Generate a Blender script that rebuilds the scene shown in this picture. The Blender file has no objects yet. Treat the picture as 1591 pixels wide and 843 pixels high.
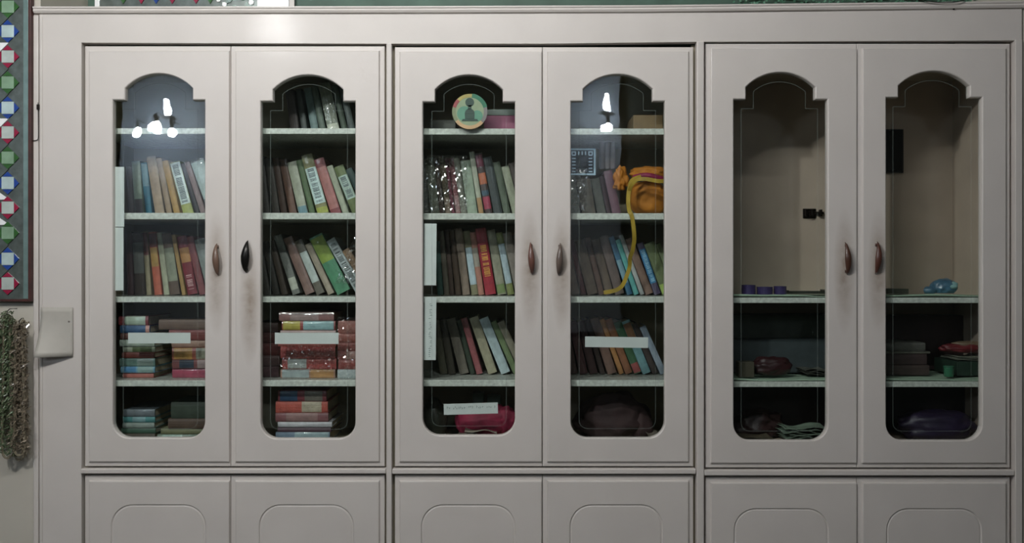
import bpy, bmesh, math, random
from mathutils import Vector, Matrix
from mathutils.geometry import tessellate_polygon
random.seed(7)
C = bpy.context.scene.collection
SC = bpy.context.scene

# ---------------------------------------------------------------- camera, light, exposure
EYE = 1.45; DIST = 2.648; F = 1324.0
cam = bpy.data.cameras.new('camera'); cam.lens = 36 * F / 1591; cam.sensor_width = 36
camo = bpy.data.objects.new('camera', cam); C.objects.link(camo)
camo.location = (0, -DIST, EYE); camo.rotation_euler = (math.pi / 2, 0, 0)
SC.camera = camo
w = bpy.data.worlds.new('world'); SC.world = w; w.use_nodes = True
w.node_tree.nodes['Background'].inputs[0].default_value = (.5, .55, .5, 1)
w.node_tree.nodes['Background'].inputs[1].default_value = .02
SC.view_settings.view_transform = 'Standard'; SC.view_settings.look = 'None'
SC.view_settings.exposure = 0.1; SC.view_settings.gamma = 1
KEY = (-1.32, -2.15, 2.82)       # the room's main lamp, up and to the left of the viewer
KEY_W = 960.0                   # emission of its glowing globe
BULB_W = 110.0
FILL_W = 165.0                   # emission of the added fill tube

def X(px, Y=0.0): return (px - 795.5) * (DIST + Y) / F
def Z(py, Y=0.0): return EYE + (421.5 - py) * (DIST + Y) / F
def S(px, Y=0.0): return px * (DIST + Y) / F

# ---------------------------------------------------------------- materials
def lin(c): c /= 255.0; return c / 12.92 if c <= .04045 else ((c + .055) / 1.055) ** 2.4
_m = {}
def mat(name, rgb, rough=.5, k=1.0, noise=.12, scale=30, metal=0, coat=0, bump=0, bscale=80, emit=0, crough=.08):
    key = (name, tuple(rgb), rough, k, noise, scale, metal, coat, bump, bscale, emit)
    if key in _m: return _m[key]
    m = bpy.data.materials.new(name); m.use_nodes = True; nt = m.node_tree
    b = nt.nodes['Principled BSDF']
    col = [min(.92, lin(v) * k) for v in rgb]
    tc = nt.nodes.new('ShaderNodeTexCoord'); n = nt.nodes.new('ShaderNodeTexNoise')
    n.inputs['Scale'].default_value = scale; n.inputs['Detail'].default_value = 4
    nt.links.new(tc.outputs['Object'], n.inputs['Vector'])
    r = nt.nodes.new('ShaderNodeValToRGB'); nt.links.new(n.outputs['Fac'], r.inputs[0])
    r.color_ramp.elements[0].position = .3; r.color_ramp.elements[1].position = .7
    r.color_ramp.elements[0].color = [c * (1 - noise) for c in col] + [1]
    r.color_ramp.elements[1].color = [min(.95, c * (1 + noise)) for c in col] + [1]
    nt.links.new(r.outputs[0], b.inputs['Base Color'])
    b.inputs['Roughness'].default_value = rough; b.inputs['Metallic'].default_value = metal
    b.inputs['Coat Weight'].default_value = coat; b.inputs['Coat Roughness'].default_value = crough
    if bump:
        n2 = nt.nodes.new('ShaderNodeTexNoise'); n2.inputs['Scale'].default_value = bscale; n2.inputs['Detail'].default_value = 2
        nt.links.new(tc.outputs['Object'], n2.inputs['Vector'])
        bp = nt.nodes.new('ShaderNodeBump'); bp.inputs['Strength'].default_value = bump; bp.inputs['Distance'].default_value = .012 if bscale == 150 else .004
        nt.links.new(n2.outputs['Fac'], bp.inputs['Height'])
        nt.links.new(bp.outputs[0], b.inputs['Normal'] if coat == 0 else b.inputs['Coat Normal'])
        if coat == 0: pass
    if emit:
        b.inputs['Emission Color'].default_value = col + [1]; b.inputs['Emission Strength'].default_value = emit
    _m[key] = m; return m

def paint_mat(name, stain_at=None):
    """cream gloss enamel; a grubby hand-worn patch where the door is pulled open"""
    m = mat(name, (206, 199, 193), rough=.5, noise=.035, scale=5, k=1.0, coat=.06, bump=.05, bscale=260, crough=.12)
    if stain_at is None: return m
    m = m.copy(); nt = m.node_tree; b = nt.nodes['Principled BSDF']
    src = b.inputs['Base Color'].links[0].from_socket
    tc = nt.nodes.new('ShaderNodeTexCoord')
    mp = nt.nodes.new('ShaderNodeMapping'); mp.vector_type = 'TEXTURE'
    mp.inputs['Location'].default_value = stain_at; mp.inputs['Scale'].default_value = (.035, .5, .2)
    nt.links.new(tc.outputs['Object'], mp.inputs[0])
    g = nt.nodes.new('ShaderNodeTexGradient'); g.gradient_type = 'SPHERICAL'; nt.links.new(mp.outputs[0], g.inputs[0])
    n = nt.nodes.new('ShaderNodeTexNoise'); n.inputs['Scale'].default_value = 28; n.inputs['Detail'].default_value = 6
    nt.links.new(tc.outputs['Object'], n.inputs['Vector'])
    mu = nt.nodes.new('ShaderNodeMath'); mu.operation = 'MULTIPLY'; nt.links.new(g.outputs['Fac'], mu.inputs[0]); nt.links.new(n.outputs['Fac'], mu.inputs[1])
    mu2 = nt.nodes.new('ShaderNodeMath'); mu2.operation = 'MULTIPLY'; mu2.use_clamp = True; nt.links.new(mu.outputs[0], mu2.inputs[0]); mu2.inputs[1].default_value = 1.25
    mx = nt.nodes.new('ShaderNodeMixRGB'); nt.links.new(mu2.outputs[0], mx.inputs[0]); nt.links.new(src, mx.inputs[1]); mx.inputs[2].default_value = (.2, .13, .07, 1)
    nt.links.new(mx.outputs[0], b.inputs['Base Color'])
    return m

def glass_mat():
    m = bpy.data.materials.new('window_glass'); m.use_nodes = True; nt = m.node_tree; nt.nodes.clear()
    o = nt.nodes.new('ShaderNodeOutputMaterial'); mx = nt.nodes.new('ShaderNodeMixShader')
    t = nt.nodes.new('ShaderNodeBsdfTransparent'); t.inputs[0].default_value = (.98, .996, .988, 1)
    g = nt.nodes.new('ShaderNodeBsdfGlossy'); g.inputs['Roughness'].default_value = .012
    tc = nt.nodes.new('ShaderNodeTexCoord'); n = nt.nodes.new('ShaderNodeTexNoise'); n.inputs['Scale'].default_value = 9
    nt.links.new(tc.outputs['Object'], n.inputs['Vector'])
    bp = nt.nodes.new('ShaderNodeBump'); bp.inputs['Strength'].default_value = .03; bp.inputs['Distance'].default_value = .01
    nt.links.new(n.outputs['Fac'], bp.inputs['Height']); nt.links.new(bp.outputs[0], g.inputs['Normal'])
    # the pane is entered and left through parallel faces: same reflectance on both, no total reflection inside
    f = nt.nodes.new('ShaderNodeFresnel'); ge = nt.nodes.new('ShaderNodeNewGeometry')
    mr = nt.nodes.new('ShaderNodeMapRange'); mr.inputs['To Min'].default_value = 1.5; mr.inputs['To Max'].default_value = 1 / 1.5
    nt.links.new(ge.outputs['Backfacing'], mr.inputs['Value']); nt.links.new(mr.outputs['Result'], f.inputs[0])
    nt.links.new(f.outputs[0], mx.inputs[0]); nt.links.new(t.outputs[0], mx.inputs[1]); nt.links.new(g.outputs[0], mx.inputs[2])
    nt.links.new(mx.outputs[0], o.inputs[0]); return m
def etched_mat():
    m = bpy.data.materials.new('etched_glass'); m.use_nodes = True; nt = m.node_tree; nt.nodes.clear()
    o = nt.nodes.new('ShaderNodeOutputMaterial'); mx = nt.nodes.new('ShaderNodeMixShader'); mx.inputs[0].default_value = .17
    t = nt.nodes.new('ShaderNodeBsdfTransparent'); d = nt.nodes.new('ShaderNodeBsdfDiffuse'); d.inputs[0].default_value = (.5, .6, .55, 1)
    nt.links.new(t.outputs[0], mx.inputs[1]); nt.links.new(d.outputs[0], mx.inputs[2]); nt.links.new(mx.outputs[0], o.inputs[0]); return m

PAINT = paint_mat('cream_enamel')
GLASS = glass_mat(); ETCH = etched_mat()
INNER = mat('cupboard_interior', (150, 141, 118), rough=.6, noise=.1, scale=6)
INNER3 = mat('brightened_cupboard_interior', (182, 166, 150), rough=.6, noise=.1, scale=6)  # interior colour lightened to stand in for ambient light in the right cupboard
SHELF = mat('shelf_edge', (200, 206, 197), rough=.35, noise=.2, scale=90, coat=1, bump=1.0, bscale=150)
METAL = mat('dark_metal', (40, 34, 30), rough=.35, metal=.8)
MIRROR = mat('mirror_piece', (205, 225, 218), rough=.12, metal=.85, noise=.08)

# ---------------------------------------------------------------- mesh helpers
def obj(name, bm, m, parent=None, smooth=False):
    me = bpy.data.meshes.new(name)
    bmesh.ops.recalc_face_normals(bm, faces=bm.faces)
    bm.to_mesh(me); bm.free()
    for mm in (m if isinstance(m, (list, tuple)) else [m]): me.materials.append(mm)
    if smooth:
        for p in me.polygons: p.use_smooth = True
    o = bpy.data.objects.new(name, me); C.objects.link(o)
    if parent is not None: o.parent = parent
    return o
def thing(name, label, cat, loc=(0, 0, 0), group=None):
    o = bpy.data.objects.new(name, None); C.objects.link(o); o.location = loc
    o.empty_display_size = .05
    return tag(o, label, cat, group)
def tag(o, label, cat, group=None, kind=None):
    if label: o['label'] = label
    if cat: o['category'] = cat
    if group: o['group'] = group
    if kind: o['kind'] = kind
    return o
def box(bm, x0, x1, y0, y1, z0, z1, bev=0, mi=0):
    g = bmesh.ops.create_cube(bm, size=1)
    for v in g['verts']:
        v.co = Vector((x0 if v.co.x < 0 else x1, y0 if v.co.y < 0 else y1, z0 if v.co.z < 0 else z1))
    fs = set(f for v in g['verts'] for f in v.link_faces)
    for f in fs: f.material_index = mi
    if bev:
        es = list(set(e for v in g['verts'] for e in v.link_edges))
        r = bmesh.ops.bevel(bm, geom=es, offset=bev, segments=2, affect='EDGES', profile=.5)
        for f in r['faces']: f.material_index = mi
def prism(bm, pts, y0, y1, mi=0):
    """solid from a closed XZ outline"""
    a = [bm.verts.new((x, y0, z)) for x, z in pts]; b = [bm.verts.new((x, y1, z)) for x, z in pts]
    tri = tessellate_polygon([[Vector((x, z, 0)) for x, z in pts]])
    for t in tri:
        for vs in (a, b):
            try: bm.faces.new([vs[i] for i in t]).material_index = mi
            except ValueError: pass
    n = len(pts)
    for i in range(n): bm.faces.new((a[i], a[(i + 1) % n], b[(i + 1) % n], b[i])).material_index = mi
def tube(bm, pts, r, seg=6, rs=None, mi=0):
    rings = []
    for i, p in enumerate(pts):
        p = Vector(p); t = (Vector(pts[min(i + 1, len(pts) - 1)]) - Vector(pts[max(i - 1, 0)])).normalized()
        u = t.cross(Vector((0, 1, .01))).normalized()
        if u.length < .1: u = Vector((1, 0, 0))
        v = t.cross(u).normalized(); rr = rs[i] if rs else r
        rings.append([bm.verts.new(p + (u * math.cos(2 * math.pi * k / seg) + v * math.sin(2 * math.pi * k / seg)) * rr) for k in range(seg)])
    for a, b in zip(rings, rings[1:]):
        for k in range(seg): bm.faces.new((a[k], a[(k + 1) % seg], b[(k + 1) % seg], b[k])).material_index = mi
    for r_ in (rings[0], rings[-1]): bm.faces.new(r_).material_index = mi
def lathe(bm, prof, c, seg=20, axis='z', mi=0):
    rings = []
    for r, h in prof:
        ring = []
        for k in range(seg):
            a = 2 * math.pi * k / seg; x, y = math.cos(a) * max(r, 1e-5), math.sin(a) * max(r, 1e-5)
            ring.append(bm.verts.new((c[0] + x, c[1] + y, c[2] + h) if axis == 'z' else (c[0] + x, c[1] + h, c[2] + y)))
        rings.append(ring)
    for a, b in zip(rings, rings[1:]):
        for k in range(seg): bm.faces.new((a[k], a[(k + 1) % seg], b[(k + 1) % seg], b[k])).material_index = mi
    for r_ in (rings[0], rings[-1]): bm.faces.new(r_).material_index = mi
def rings_bridge(bm, loops):
    vs = [[bm.verts.new(p) for p in l] for l in loops]
    n = len(vs[0])
    for a, b in zip(vs, vs[1:]):
        for i in range(n): bm.faces.new((a[i], a[(i + 1) % n], b[(i + 1) % n], b[i]))
    return vs
def annulus(bm, outer, inner):
    P = [[Vector((v.co.x, v.co.z, 0)) for v in outer], [Vector((v.co.x, v.co.z, 0)) for v in inner]]
    allv = list(outer) + list(inner)
    for t in tessellate_polygon(P):
        try: bm.faces.new([allv[i] for i in t])
        except ValueError: pass
def offset(pts, d):
    """grow a closed CCW outline outward by d"""
    out = []; n = len(pts)
    for i in range(n):
        p0, p1, p2 = Vector(pts[i - 1]), Vector(pts[i]), Vector(pts[(i + 1) % n])
        a = (p1 - p0).normalized(); b = (p2 - p1).normalized()
        na = Vector((a.y, -a.x)); nb = Vector((b.y, -b.x)); m = (na + nb)
        m = m.normalized() if m.length > 1e-6 else na
        out.append(tuple(p1 + m * d / max(.35, m.dot(na))))
    return out
def fabric_lump(bm, c, r, sx, sy, sz, seed, amp=.25, sub=3, mi=0):
    from mathutils import noise
    g = bmesh.ops.create_icosphere(bm, subdivisions=sub, radius=1)
    for v in g['verts']:
        n = noise.noise(v.co * 2.2 + Vector((seed * 7.1, seed, 0))) * amp + abs(noise.noise(v.co * 5 + Vector((seed, 3, 1)))) * amp * .5
        q = v.co * (1 + n)
        v.co = Vector((c[0] + q.x * sx * r, c[1] + q.y * sy * r, max(c[2] - sz * r * .82, c[2] + q.z * sz * r)))
    for f in set(f for v in g['verts'] for f in v.link_faces): f.material_index = mi

# ---------------------------------------------------------------- room shell
WALLC = mat('wall_paint', (190, 184, 172), rough=.55, noise=.05, scale=4)
DARKW = mat('upper_wall_paint', (70, 95, 82), rough=.6, noise=.2, scale=8)
ROOMW = mat('room_paint', (70, 76, 71), rough=.8, noise=.06, scale=3)
def struct(name, args, m, label=None):
    bm = bmesh.new(); box(bm, *args); o = obj(name, bm, m); o['kind'] = 'structure'
    if label: o['label'] = label
    return o
RX0, RX1, RY, RZ = -4.6, 3.4, -5.3, 3.3
struct('floor', (RX0 - .1, RX1 + .1, RY - .1, .5, -.1, 0), mat('floor_tile', (74, 70, 64), rough=.4, noise=.1, scale=5))
struct('ceiling', (RX0 - .1, RX1 + .1, RY - .1, .5, RZ, RZ + .1), mat('ceiling_paint', (90, 92, 88), rough=.8, noise=.04))
struct('wall_back', (RX0 - .1, RX1 + .1, RY - .1, RY, 0, RZ), ROOMW)
struct('wall_left', (RX0 - .1, RX0, RY, .5, 0, RZ), ROOMW)
struct('wall_right', (RX1, RX1 + .1, RY, .5, 0, RZ), ROOMW)
CABTOP = Z(13)
struct('wall_front', (RX0, X(62), .004, .5, 0, RZ), WALLC, 'pale plastered wall left of the cupboards')
struct('wall_front_right', (X(1590), RX1, .004, .5, 0, RZ), WALLC, 'pale wall right of the cupboards')
struct('wall_front_upper', (X(62), X(1590), .3, .5, CABTOP + .001, RZ), DARKW, 'dark green wall above the cupboards')

# ---------------------------------------------------------------- lamps
GLOW = lambda wt, rgb=(255, 250, 245): mat('glowing_glass', rgb, emit=wt, noise=0)
def globe_lamp(name, c, r, wt, label, hang=True, rgb=(255, 250, 245)):
    t = thing(name, label, 'lamp', (c[0], c[1], c[2] - r))
    o = Vector((c[0], c[1], c[2] - r))
    bm = bmesh.new(); lathe(bm, [(0.0, 0)] + [(math.sin(a) * r, r - math.cos(a) * r) for a in [math.pi * k / 12 for k in range(1, 12)]] + [(r * .3, 2 * r)], (0, 0, 0), 20)
    obj('bulb', bm, GLOW(wt, rgb), t, True)
    bm = bmesh.new(); lathe(bm, [(r * .32, 2 * r), (r * .36, 2 * r + .01), (r * .36, 2 * r + .05), (r * .1, 2 * r + .06)], (0, 0, 0), 16)
    obj('socket', bm, METAL, t, True)
    bm = bmesh.new()
    if hang: tube(bm, [(0, 0, 2 * r + .055), (0, 0, RZ - o.z)], .003)
    else: tube(bm, [(0, 0, 2 * r + .055), (0, -.03, 2 * r + .075), (0, RY + .06 - o.y, 2 * r + .075)], .006)
    obj('cord' if hang else 'bracket', bm, METAL, t)
    return t
globe_lamp('pendant_lamp', KEY, .05, KEY_W, 'bright white globe lamp hanging on a cord over the room')
t = thing('added_fill_light', 'long fill tube added under the ceiling to brighten the cupboards', 'lamp', (-.3, -1.75, 2.98))  # added fill source, unseen, lifts brightness across the middle and right cupboards
bm = bmesh.new(); tube(bm, [(-.6, 0, 0), (.6, 0, 0)], .018, 12); obj('tube', bm, GLOW(FILL_W), t, True)
bm = bmesh.new(); box(bm, -.66, .66, -.03, .03, .045, .1, .004); box(bm, -.63, -.602, -.015, .015, -.02, .046); box(bm, .602, .63, -.015, .015, -.02, .046); box(bm, -.5, -.46, -.01, .01, .1, RZ - 2.98); box(bm, .46, .5, -.01, .01, .1, RZ - 2.98)
obj('housing', bm, METAL, t)
k2 = (DIST + 5.0) / F
PIL = mat('pale_blue_paint', (190, 200, 212), rough=.5, noise=.04)
def rx(px): return (px - 795.5) * k2
def rz(py): return EYE + (421.5 - py) * k2
for n, (a, b) in enumerate(((878, 969), (170, 312))):
    struct('trim_%d' % (n + 1), (rx(a), rx(b), -5.3, -5.2, .9, RZ), PIL, 'pale blue pilaster on the far wall')
    c1, c2 = ((942, 197), (942, 158)) if n == 0 else ((265, 205), (259, 165))
    globe_lamp('wall_lamp', (rx(c1[0]), -5.0, rz(c1[1])), .043, BULB_W, 'round wall lamp low on the %s pale blue pilaster' % ('right' if n == 0 else 'left'), False, (225, 235, 255))
    # upright tube bulb above it
    cx, cz = rx(c2[0]), rz(c2[1])
    t = thing('tube_lamp', 'short upright tube lamp above the round lamp, %s pilaster' % ('right' if n == 0 else 'left'), 'lamp', (cx, -5.0, cz - .085))
    bm = bmesh.new(); lathe(bm, [(.012, 0), (.03, .01), (.034, .03), (.034, .14), (.03, .16), (.012, .17)], (0, 0, 0), 16); obj('bulb', bm, GLOW(BULB_W, (225, 235, 255)), t, True)
    bm = bmesh.new(); lathe(bm, [(.03, -.03), (.09, -.022), (.02, -.005), (.015, .001)], (0, 0, 0), 20); tube(bm, [(0, 0, -.02), (0, -.19, -.02)], .008); obj('socket', bm, METAL, t)
globe_lamp('wall_lamp', (rx(240), -5.0, rz(198)), .055, BULB_W * 1.6, 'largest round wall lamp, on the left pale blue pilaster', False, (225, 235, 255))
globe_lamp('wall_lamp', (rx(211), -5.0, rz(204)), .04, BULB_W, 'outermost round wall lamp on the left pale blue pilaster', False, (225, 235, 255))

# ---------------------------------------------------------------- the cupboards
def window_outline(L, R, sh, ap, bt, Y=0.0):
    """CCW outline (x, z) of the arched window: px in"""
    P = []; r = 26; ins = 19
    for k in range(9):                       # bottom-left corner
        a = math.pi + math.pi / 2 * k / 8; P.append((L + r + r * math.cos(a), bt - r - r * math.sin(a)))
    for k in range(9):                       # bottom-right
        a = -math.pi / 2 + math.pi / 2 * k / 8; P.append((R - r + r * math.cos(a), bt - r - r * math.sin(a)))
    P += [(R, sh), (R - ins, sh)]
    hw = (R - L) / 2 - ins; yv = ap + 23; rise = 23; Rr = (hw * hw + rise * rise) / (2 * rise); cy = ap + Rr; cx = (L + R) / 2
    a1 = math.asin(hw / Rr)
    for k in range(17):
        a = a1 - 2 * a1 * k / 16; P.append((cx + Rr * math.sin(a), cy - Rr * math.cos(a)))
    P += [(L + ins, sh), (L, sh)]
    return [(X(x, Y), Z(y, Y)) for x, y in P]
def rect_outline(L, R, T, B): return [(X(L), Z(B)), (X(R), Z(B)), (X(R), Z(T)), (X(L), Z(T))]
def panel_outline(L, R, T, B, r=34):
    P = [(L, B), (R, B)]
    for k in range(11):
        a = math.pi / 2 * k / 10; P.append((R - r + r * math.cos(a), T + r - r * math.sin(a)))
    for k in range(11):
        a = math.pi / 2 + math.pi / 2 * k / 10; P.append((L + r + r * math.cos(a), T + r - r * math.sin(a)))
    return [(X(x), Z(y)) for x, y in P]

def slab_loops(bm, L, R, T, B, rs=1.0):
    """outer loops of a door: back edge, lip front, step, raised field (rs: width of the lip on the right side)"""
    def ring(i, y): return [(x, y, z) for x, z in rect_outline(L + i, R - i * rs, T + i, B - i)]
    return rings_bridge(bm, [ring(0, .022), ring(0, .009), ring(1, .0075), ring(7.2, .0065), ring(8.2, .001), ring(9.2, 0)])
def make_glass_door(par, L, R, T, B, win, stain, rs=1.0):
    bm = bmesh.new()
    o = slab_loops(bm, L, R, T, B, rs)
    out = window_outline(*win); h1 = offset(out, .0032)
    h = rings_bridge(bm, [[(x, 0, z) for x, z in h1], [(x, .0012, z) for x, z in offset(out, .0012)], [(x, .004, z) for x, z in out], [(x, .022, z) for x, z in out]])
    annulus(bm, o[-1], h[0]); annulus(bm, o[0], h[-1])
    d = obj('glass_door', bm, stain, par)
    g = offset(out, -.0003)
    bm = bmesh.new(); prism(bm, g, .014, .017); obj('glass_pane', bm, GLASS, d)
    bm = bmesh.new(); a = offset(out, -.026); b = offset(out, -.0275)
    a = [(x, z) for x, z in a]
    va = rings_bridge(bm, [[(x, .0138, z) for x, z in a], [(x, .0138, z) for x, z in b]])
    obj('etched_line', bm, ETCH, d)
    return d
def make_panel_door(par, L, R, T, B, pan, rs=1.0):
    bm = bmesh.new(); o = slab_loops(bm, L, R, T, B, rs)
    out = panel_outline(*pan)
    h = rings_bridge(bm, [[(x, 0, z) for x, z in out], [(x, .0035, z) for x, z in offset(out, -.003)], [(x, .0035, z) for x, z in offset(out, -.0045)], [(x, .002, z) for x, z in offset(out, -.008)]])
    annulus(bm, o[-1], h[0]); bm.faces.new(h[-1]); bm.faces.new(o[0])
    return obj('panel_door', bm, PAINT, par)
def make_handle(door, px, py, m, lean=0, wide=1.0):
    x, z = X(px), Z(py); H = .05
    bm = bmesh.new(); n = 16; rings = []
    for i in range(n + 1):                   # bowed leaf-shaped pull
        s = -1 + 2 * i / n; wv = wide * .0095 * (1 - s * s) ** .8 + .0012
        if s > 0: wv *= 1 - .35 * s
        yb = -.019 * (1 - s * s) ** .6; ring = []
        for k in range(8):
            a = 2 * math.pi * k / 8; ring.append(bm.verts.new((x + wv * math.cos(a) + lean * s * .006, -.002 + yb + .0045 * math.sin(a) * (.35 + 1 - s * s), z + s * H)))
        rings.append(ring)
    for a, b in zip(rings, rings[1:]):
        for k in range(8): bm.faces.new((a[k], a[(k + 1) % 8], b[(k + 1) % 8], b[k]))
    bm.faces.new(rings[0]); bm.faces.new(rings[-1])
    for s in (-.8, .8): box(bm, x - .003, x + .003, -.006, .0, z + s * H - .004, z + s * H + .004)
    o = obj('handle', bm, m, door, True); return o

CUPS = [
 dict(L=127, R=599, T=67.5, dB=725, rT=727.5, rB=735, lT=739, doors=[(130, 357), (357.7, 597)],
      wins=[(175, 318, 155, 114, 680), (405, 552, 157, 116, 681)], pans=[(172, 320, 783, 1120), (402, 550, 783, 1120)],
      label='left cupboard of three, its shelves crowded with books behind two arched glass doors'),
 dict(L=610.5, R=1080, T=69, dB=725, rT=727.5, rB=735.5, lT=739, doors=[(613, 842.4), (843.1, 1078)],
      wins=[(657, 800, 158, 116, 676), (887, 1033, 157, 115, 680)], pans=[(654, 801, 783, 1120), (885, 1030, 783, 1120)],
      label='middle cupboard of three, with books, round sticker and orange cloth bag behind glass'),
 dict(L=1095, R=1574, T=63.6, dB=727, rT=729.5, rB=738, lT=742, doors=[(1097, 1332), (1332.7, 1571.5)],
      wins=[(1140, 1286, 154, 112, 684), (1377, 1526, 151, 110, 684)], pans=[(1140, 1288, 789, 1120), (1377, 1526, 789, 1120)],
      label='right cupboard of three, nearly empty upper part over cluttered dark shelves')]
SHELVES = {0: [(199, 208), (330.5, 340.5), (460.5, 469.5), (590.5, 600)], 1: [(199.5, 209), (331, 341), (460.5, 470), (590, 600)], 2: [(462, 470.5), (592, 601)]}
SY = .034; BACK = .36
HAND = [mat('worn_brown_wood', (112, 88, 74), rough=.4, coat=.3), mat('blackened_metal', (38, 36, 34), rough=.3, metal=.6), mat('brown_wood', (105, 72, 62), rough=.35, coat=.4),
        mat('greyed_wood', (98, 84, 76), rough=.35, coat=.4), mat('dark_brown_wood', (78, 50, 38), rough=.4, coat=.4), mat('dark_red_brown_wood', (82, 48, 38), rough=.4, coat=.4)]
HPOS = [(338.5, 403), (384, 398), (825.5, 401), (869, 402), (1314, 401), (1361, 400)]
FLOORZ = Z(693, SY)
ci = 0
shelf_z = {}
for i, c in enumerate(CUPS):
    t = thing('cupboard', c['label'], 'cupboard', (0, 0, 0))
    x0, x1 = X(c['L'] - 3), X(c['R'] + 3); th = .012
    bm = bmesh.new(); zt = Z(c['T'] + 22)
    box(bm, x0, x0 + th, .026, BACK, .02, Z(c['T'] - 2)); box(bm, x1 - th, x1, .026, BACK, .02, Z(c['T'] - 2))
    box(bm, x0 + th, x1 - th, BACK - .008, BACK, .02, Z(c['T'] - 2))
    box(bm, x0 + th, x1 - th, .026, BACK - .008, zt, zt + .015)
    box(bm, x0 + th, x1 - th, .026, BACK - .008, FLOORZ - .02, FLOORZ); box(bm, x0 + th, x1 - th, .026, BACK - .008, .02, .04)
    obj('carcass', bm, INNER3 if i == 2 else INNER, t)
    shelf_z[i] = []
    for (a, b) in SHELVES[i]:
        bm = bmesh.new(); za, zb = Z(a, SY), Z(b, SY)
        box(bm, x0 + th, x1 - th, SY, BACK - .008, zb, za, bev=.0015); obj('shelf', bm, SHELF, t)
        shelf_z[i].append(za)
    shelf_z[i].append(FLOORZ)
    for j, (dl, dr) in enumerate(c['doors']):
        hp = HPOS[ci]
        st = paint_mat('cream_enamel', (X(hp[0] + (4 if j else -2)), 0, Z(hp[1] + (75 if ci == 1 else 20))))
        d = make_glass_door(t, dl, dr, c['T'] + 3.2, c['dB'], c['wins'][j], st, 1.0 if j else .14)
        h = make_handle(d, hp[0], hp[1], HAND[ci], lean=.5 if ci % 2 else -.5, wide=1.3 if ci == 1 else 1.0)
        if ci == 1: h['label'] = 'blackened handle'
        make_panel_door(t, dl, dr, c['lT'], 1130, c['pans'][j], 1.0 if j else .14)
        ci += 1

# the painted frame that runs round and between them
fr = thing('face_frame', 'cream painted frame and cornice running round all three cupboards', 'frame', (0, 0, 0))
def fpart(name, boxes, bev=.002):
    bm = bmesh.new()
    for b in boxes: box(bm, *b, bev=bev)
    return obj(name, bm, PAINT, fr)
ZB = .02
bm = bmesh.new()                              # top board, its lower edge following the three slightly uneven openings
prism(bm, [(X(62), Z(22)), (X(62), Z(68)), (X(127), Z(68)), (X(127.1), Z(66.5)), (X(600), Z(68)), (X(840), Z(68)), (X(1095), Z(65)), (X(1574), Z(63)), (X(1587), Z(63)), (X(1587), Z(14)), (X(1120), Z(20)), (X(600), Z(21))][::-1], -.002, .024)
obj('top_board', bm, PAINT, fr)
bm = bmesh.new()
prof = [(-.002, 0), (-.010, .002), (-.014, .008), (-.013, .013), (-.016, .016), (-.016, .020), (.02, .020), (.02, 0)]
pts = [(55, 22.5), (600, 22), (1000, 20.5), (1590, 14)]
rr = [[(X(px), y, Z(py) + z) for y, z in prof] for px, py in pts]
vs = [[bm.verts.new(p) for p in r] for r in rr]
for a, b in zip(vs, vs[1:]):
    for k in range(len(prof)): bm.faces.new((a[k], a[(k + 1) % len(prof)], b[(k + 1) % len(prof)], b[k]))
bm.faces.new(vs[0]); bm.faces.new(vs[-1]); obj('cornice', bm, PAINT, fr)
fpart('stile', [(X(62), X(127), -.002, .024, ZB, Z(68) - .0001)], 0)
fpart('stile', [(X(1576), X(1587), -.006, .024, ZB, Z(62))])
fpart('edge_bead', [(X(53), X(61), -.006, .02, ZB, Z(24))], .003)
fpart('edge_bead', [(X(62.5), X(67), -.005, -.001, ZB, Z(26))], .0018)
fpart('mullion', [(X(600.5), X(609), -.006, .024, ZB, Z(68))], .003)
fpart('mullion', [(X(1082), X(1093.5), -.006, .024, ZB, Z(65))], .003)
for i, c in enumerate(CUPS):
    fpart('rail', [(X(c['L'] - 1), X(c['R'] + 1), -.0055, .024, Z(c['rB']), Z(c['rT']))], .0028)
bm = bmesh.new(); box(bm, X(62), X(1587), .02, .3, Z(23), CABTOP, bev=0); obj('top_slab', bm, PAINT, fr)
fpart('plinth', [(X(62), X(1587), .0, .024, 0, .0195)])

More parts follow.
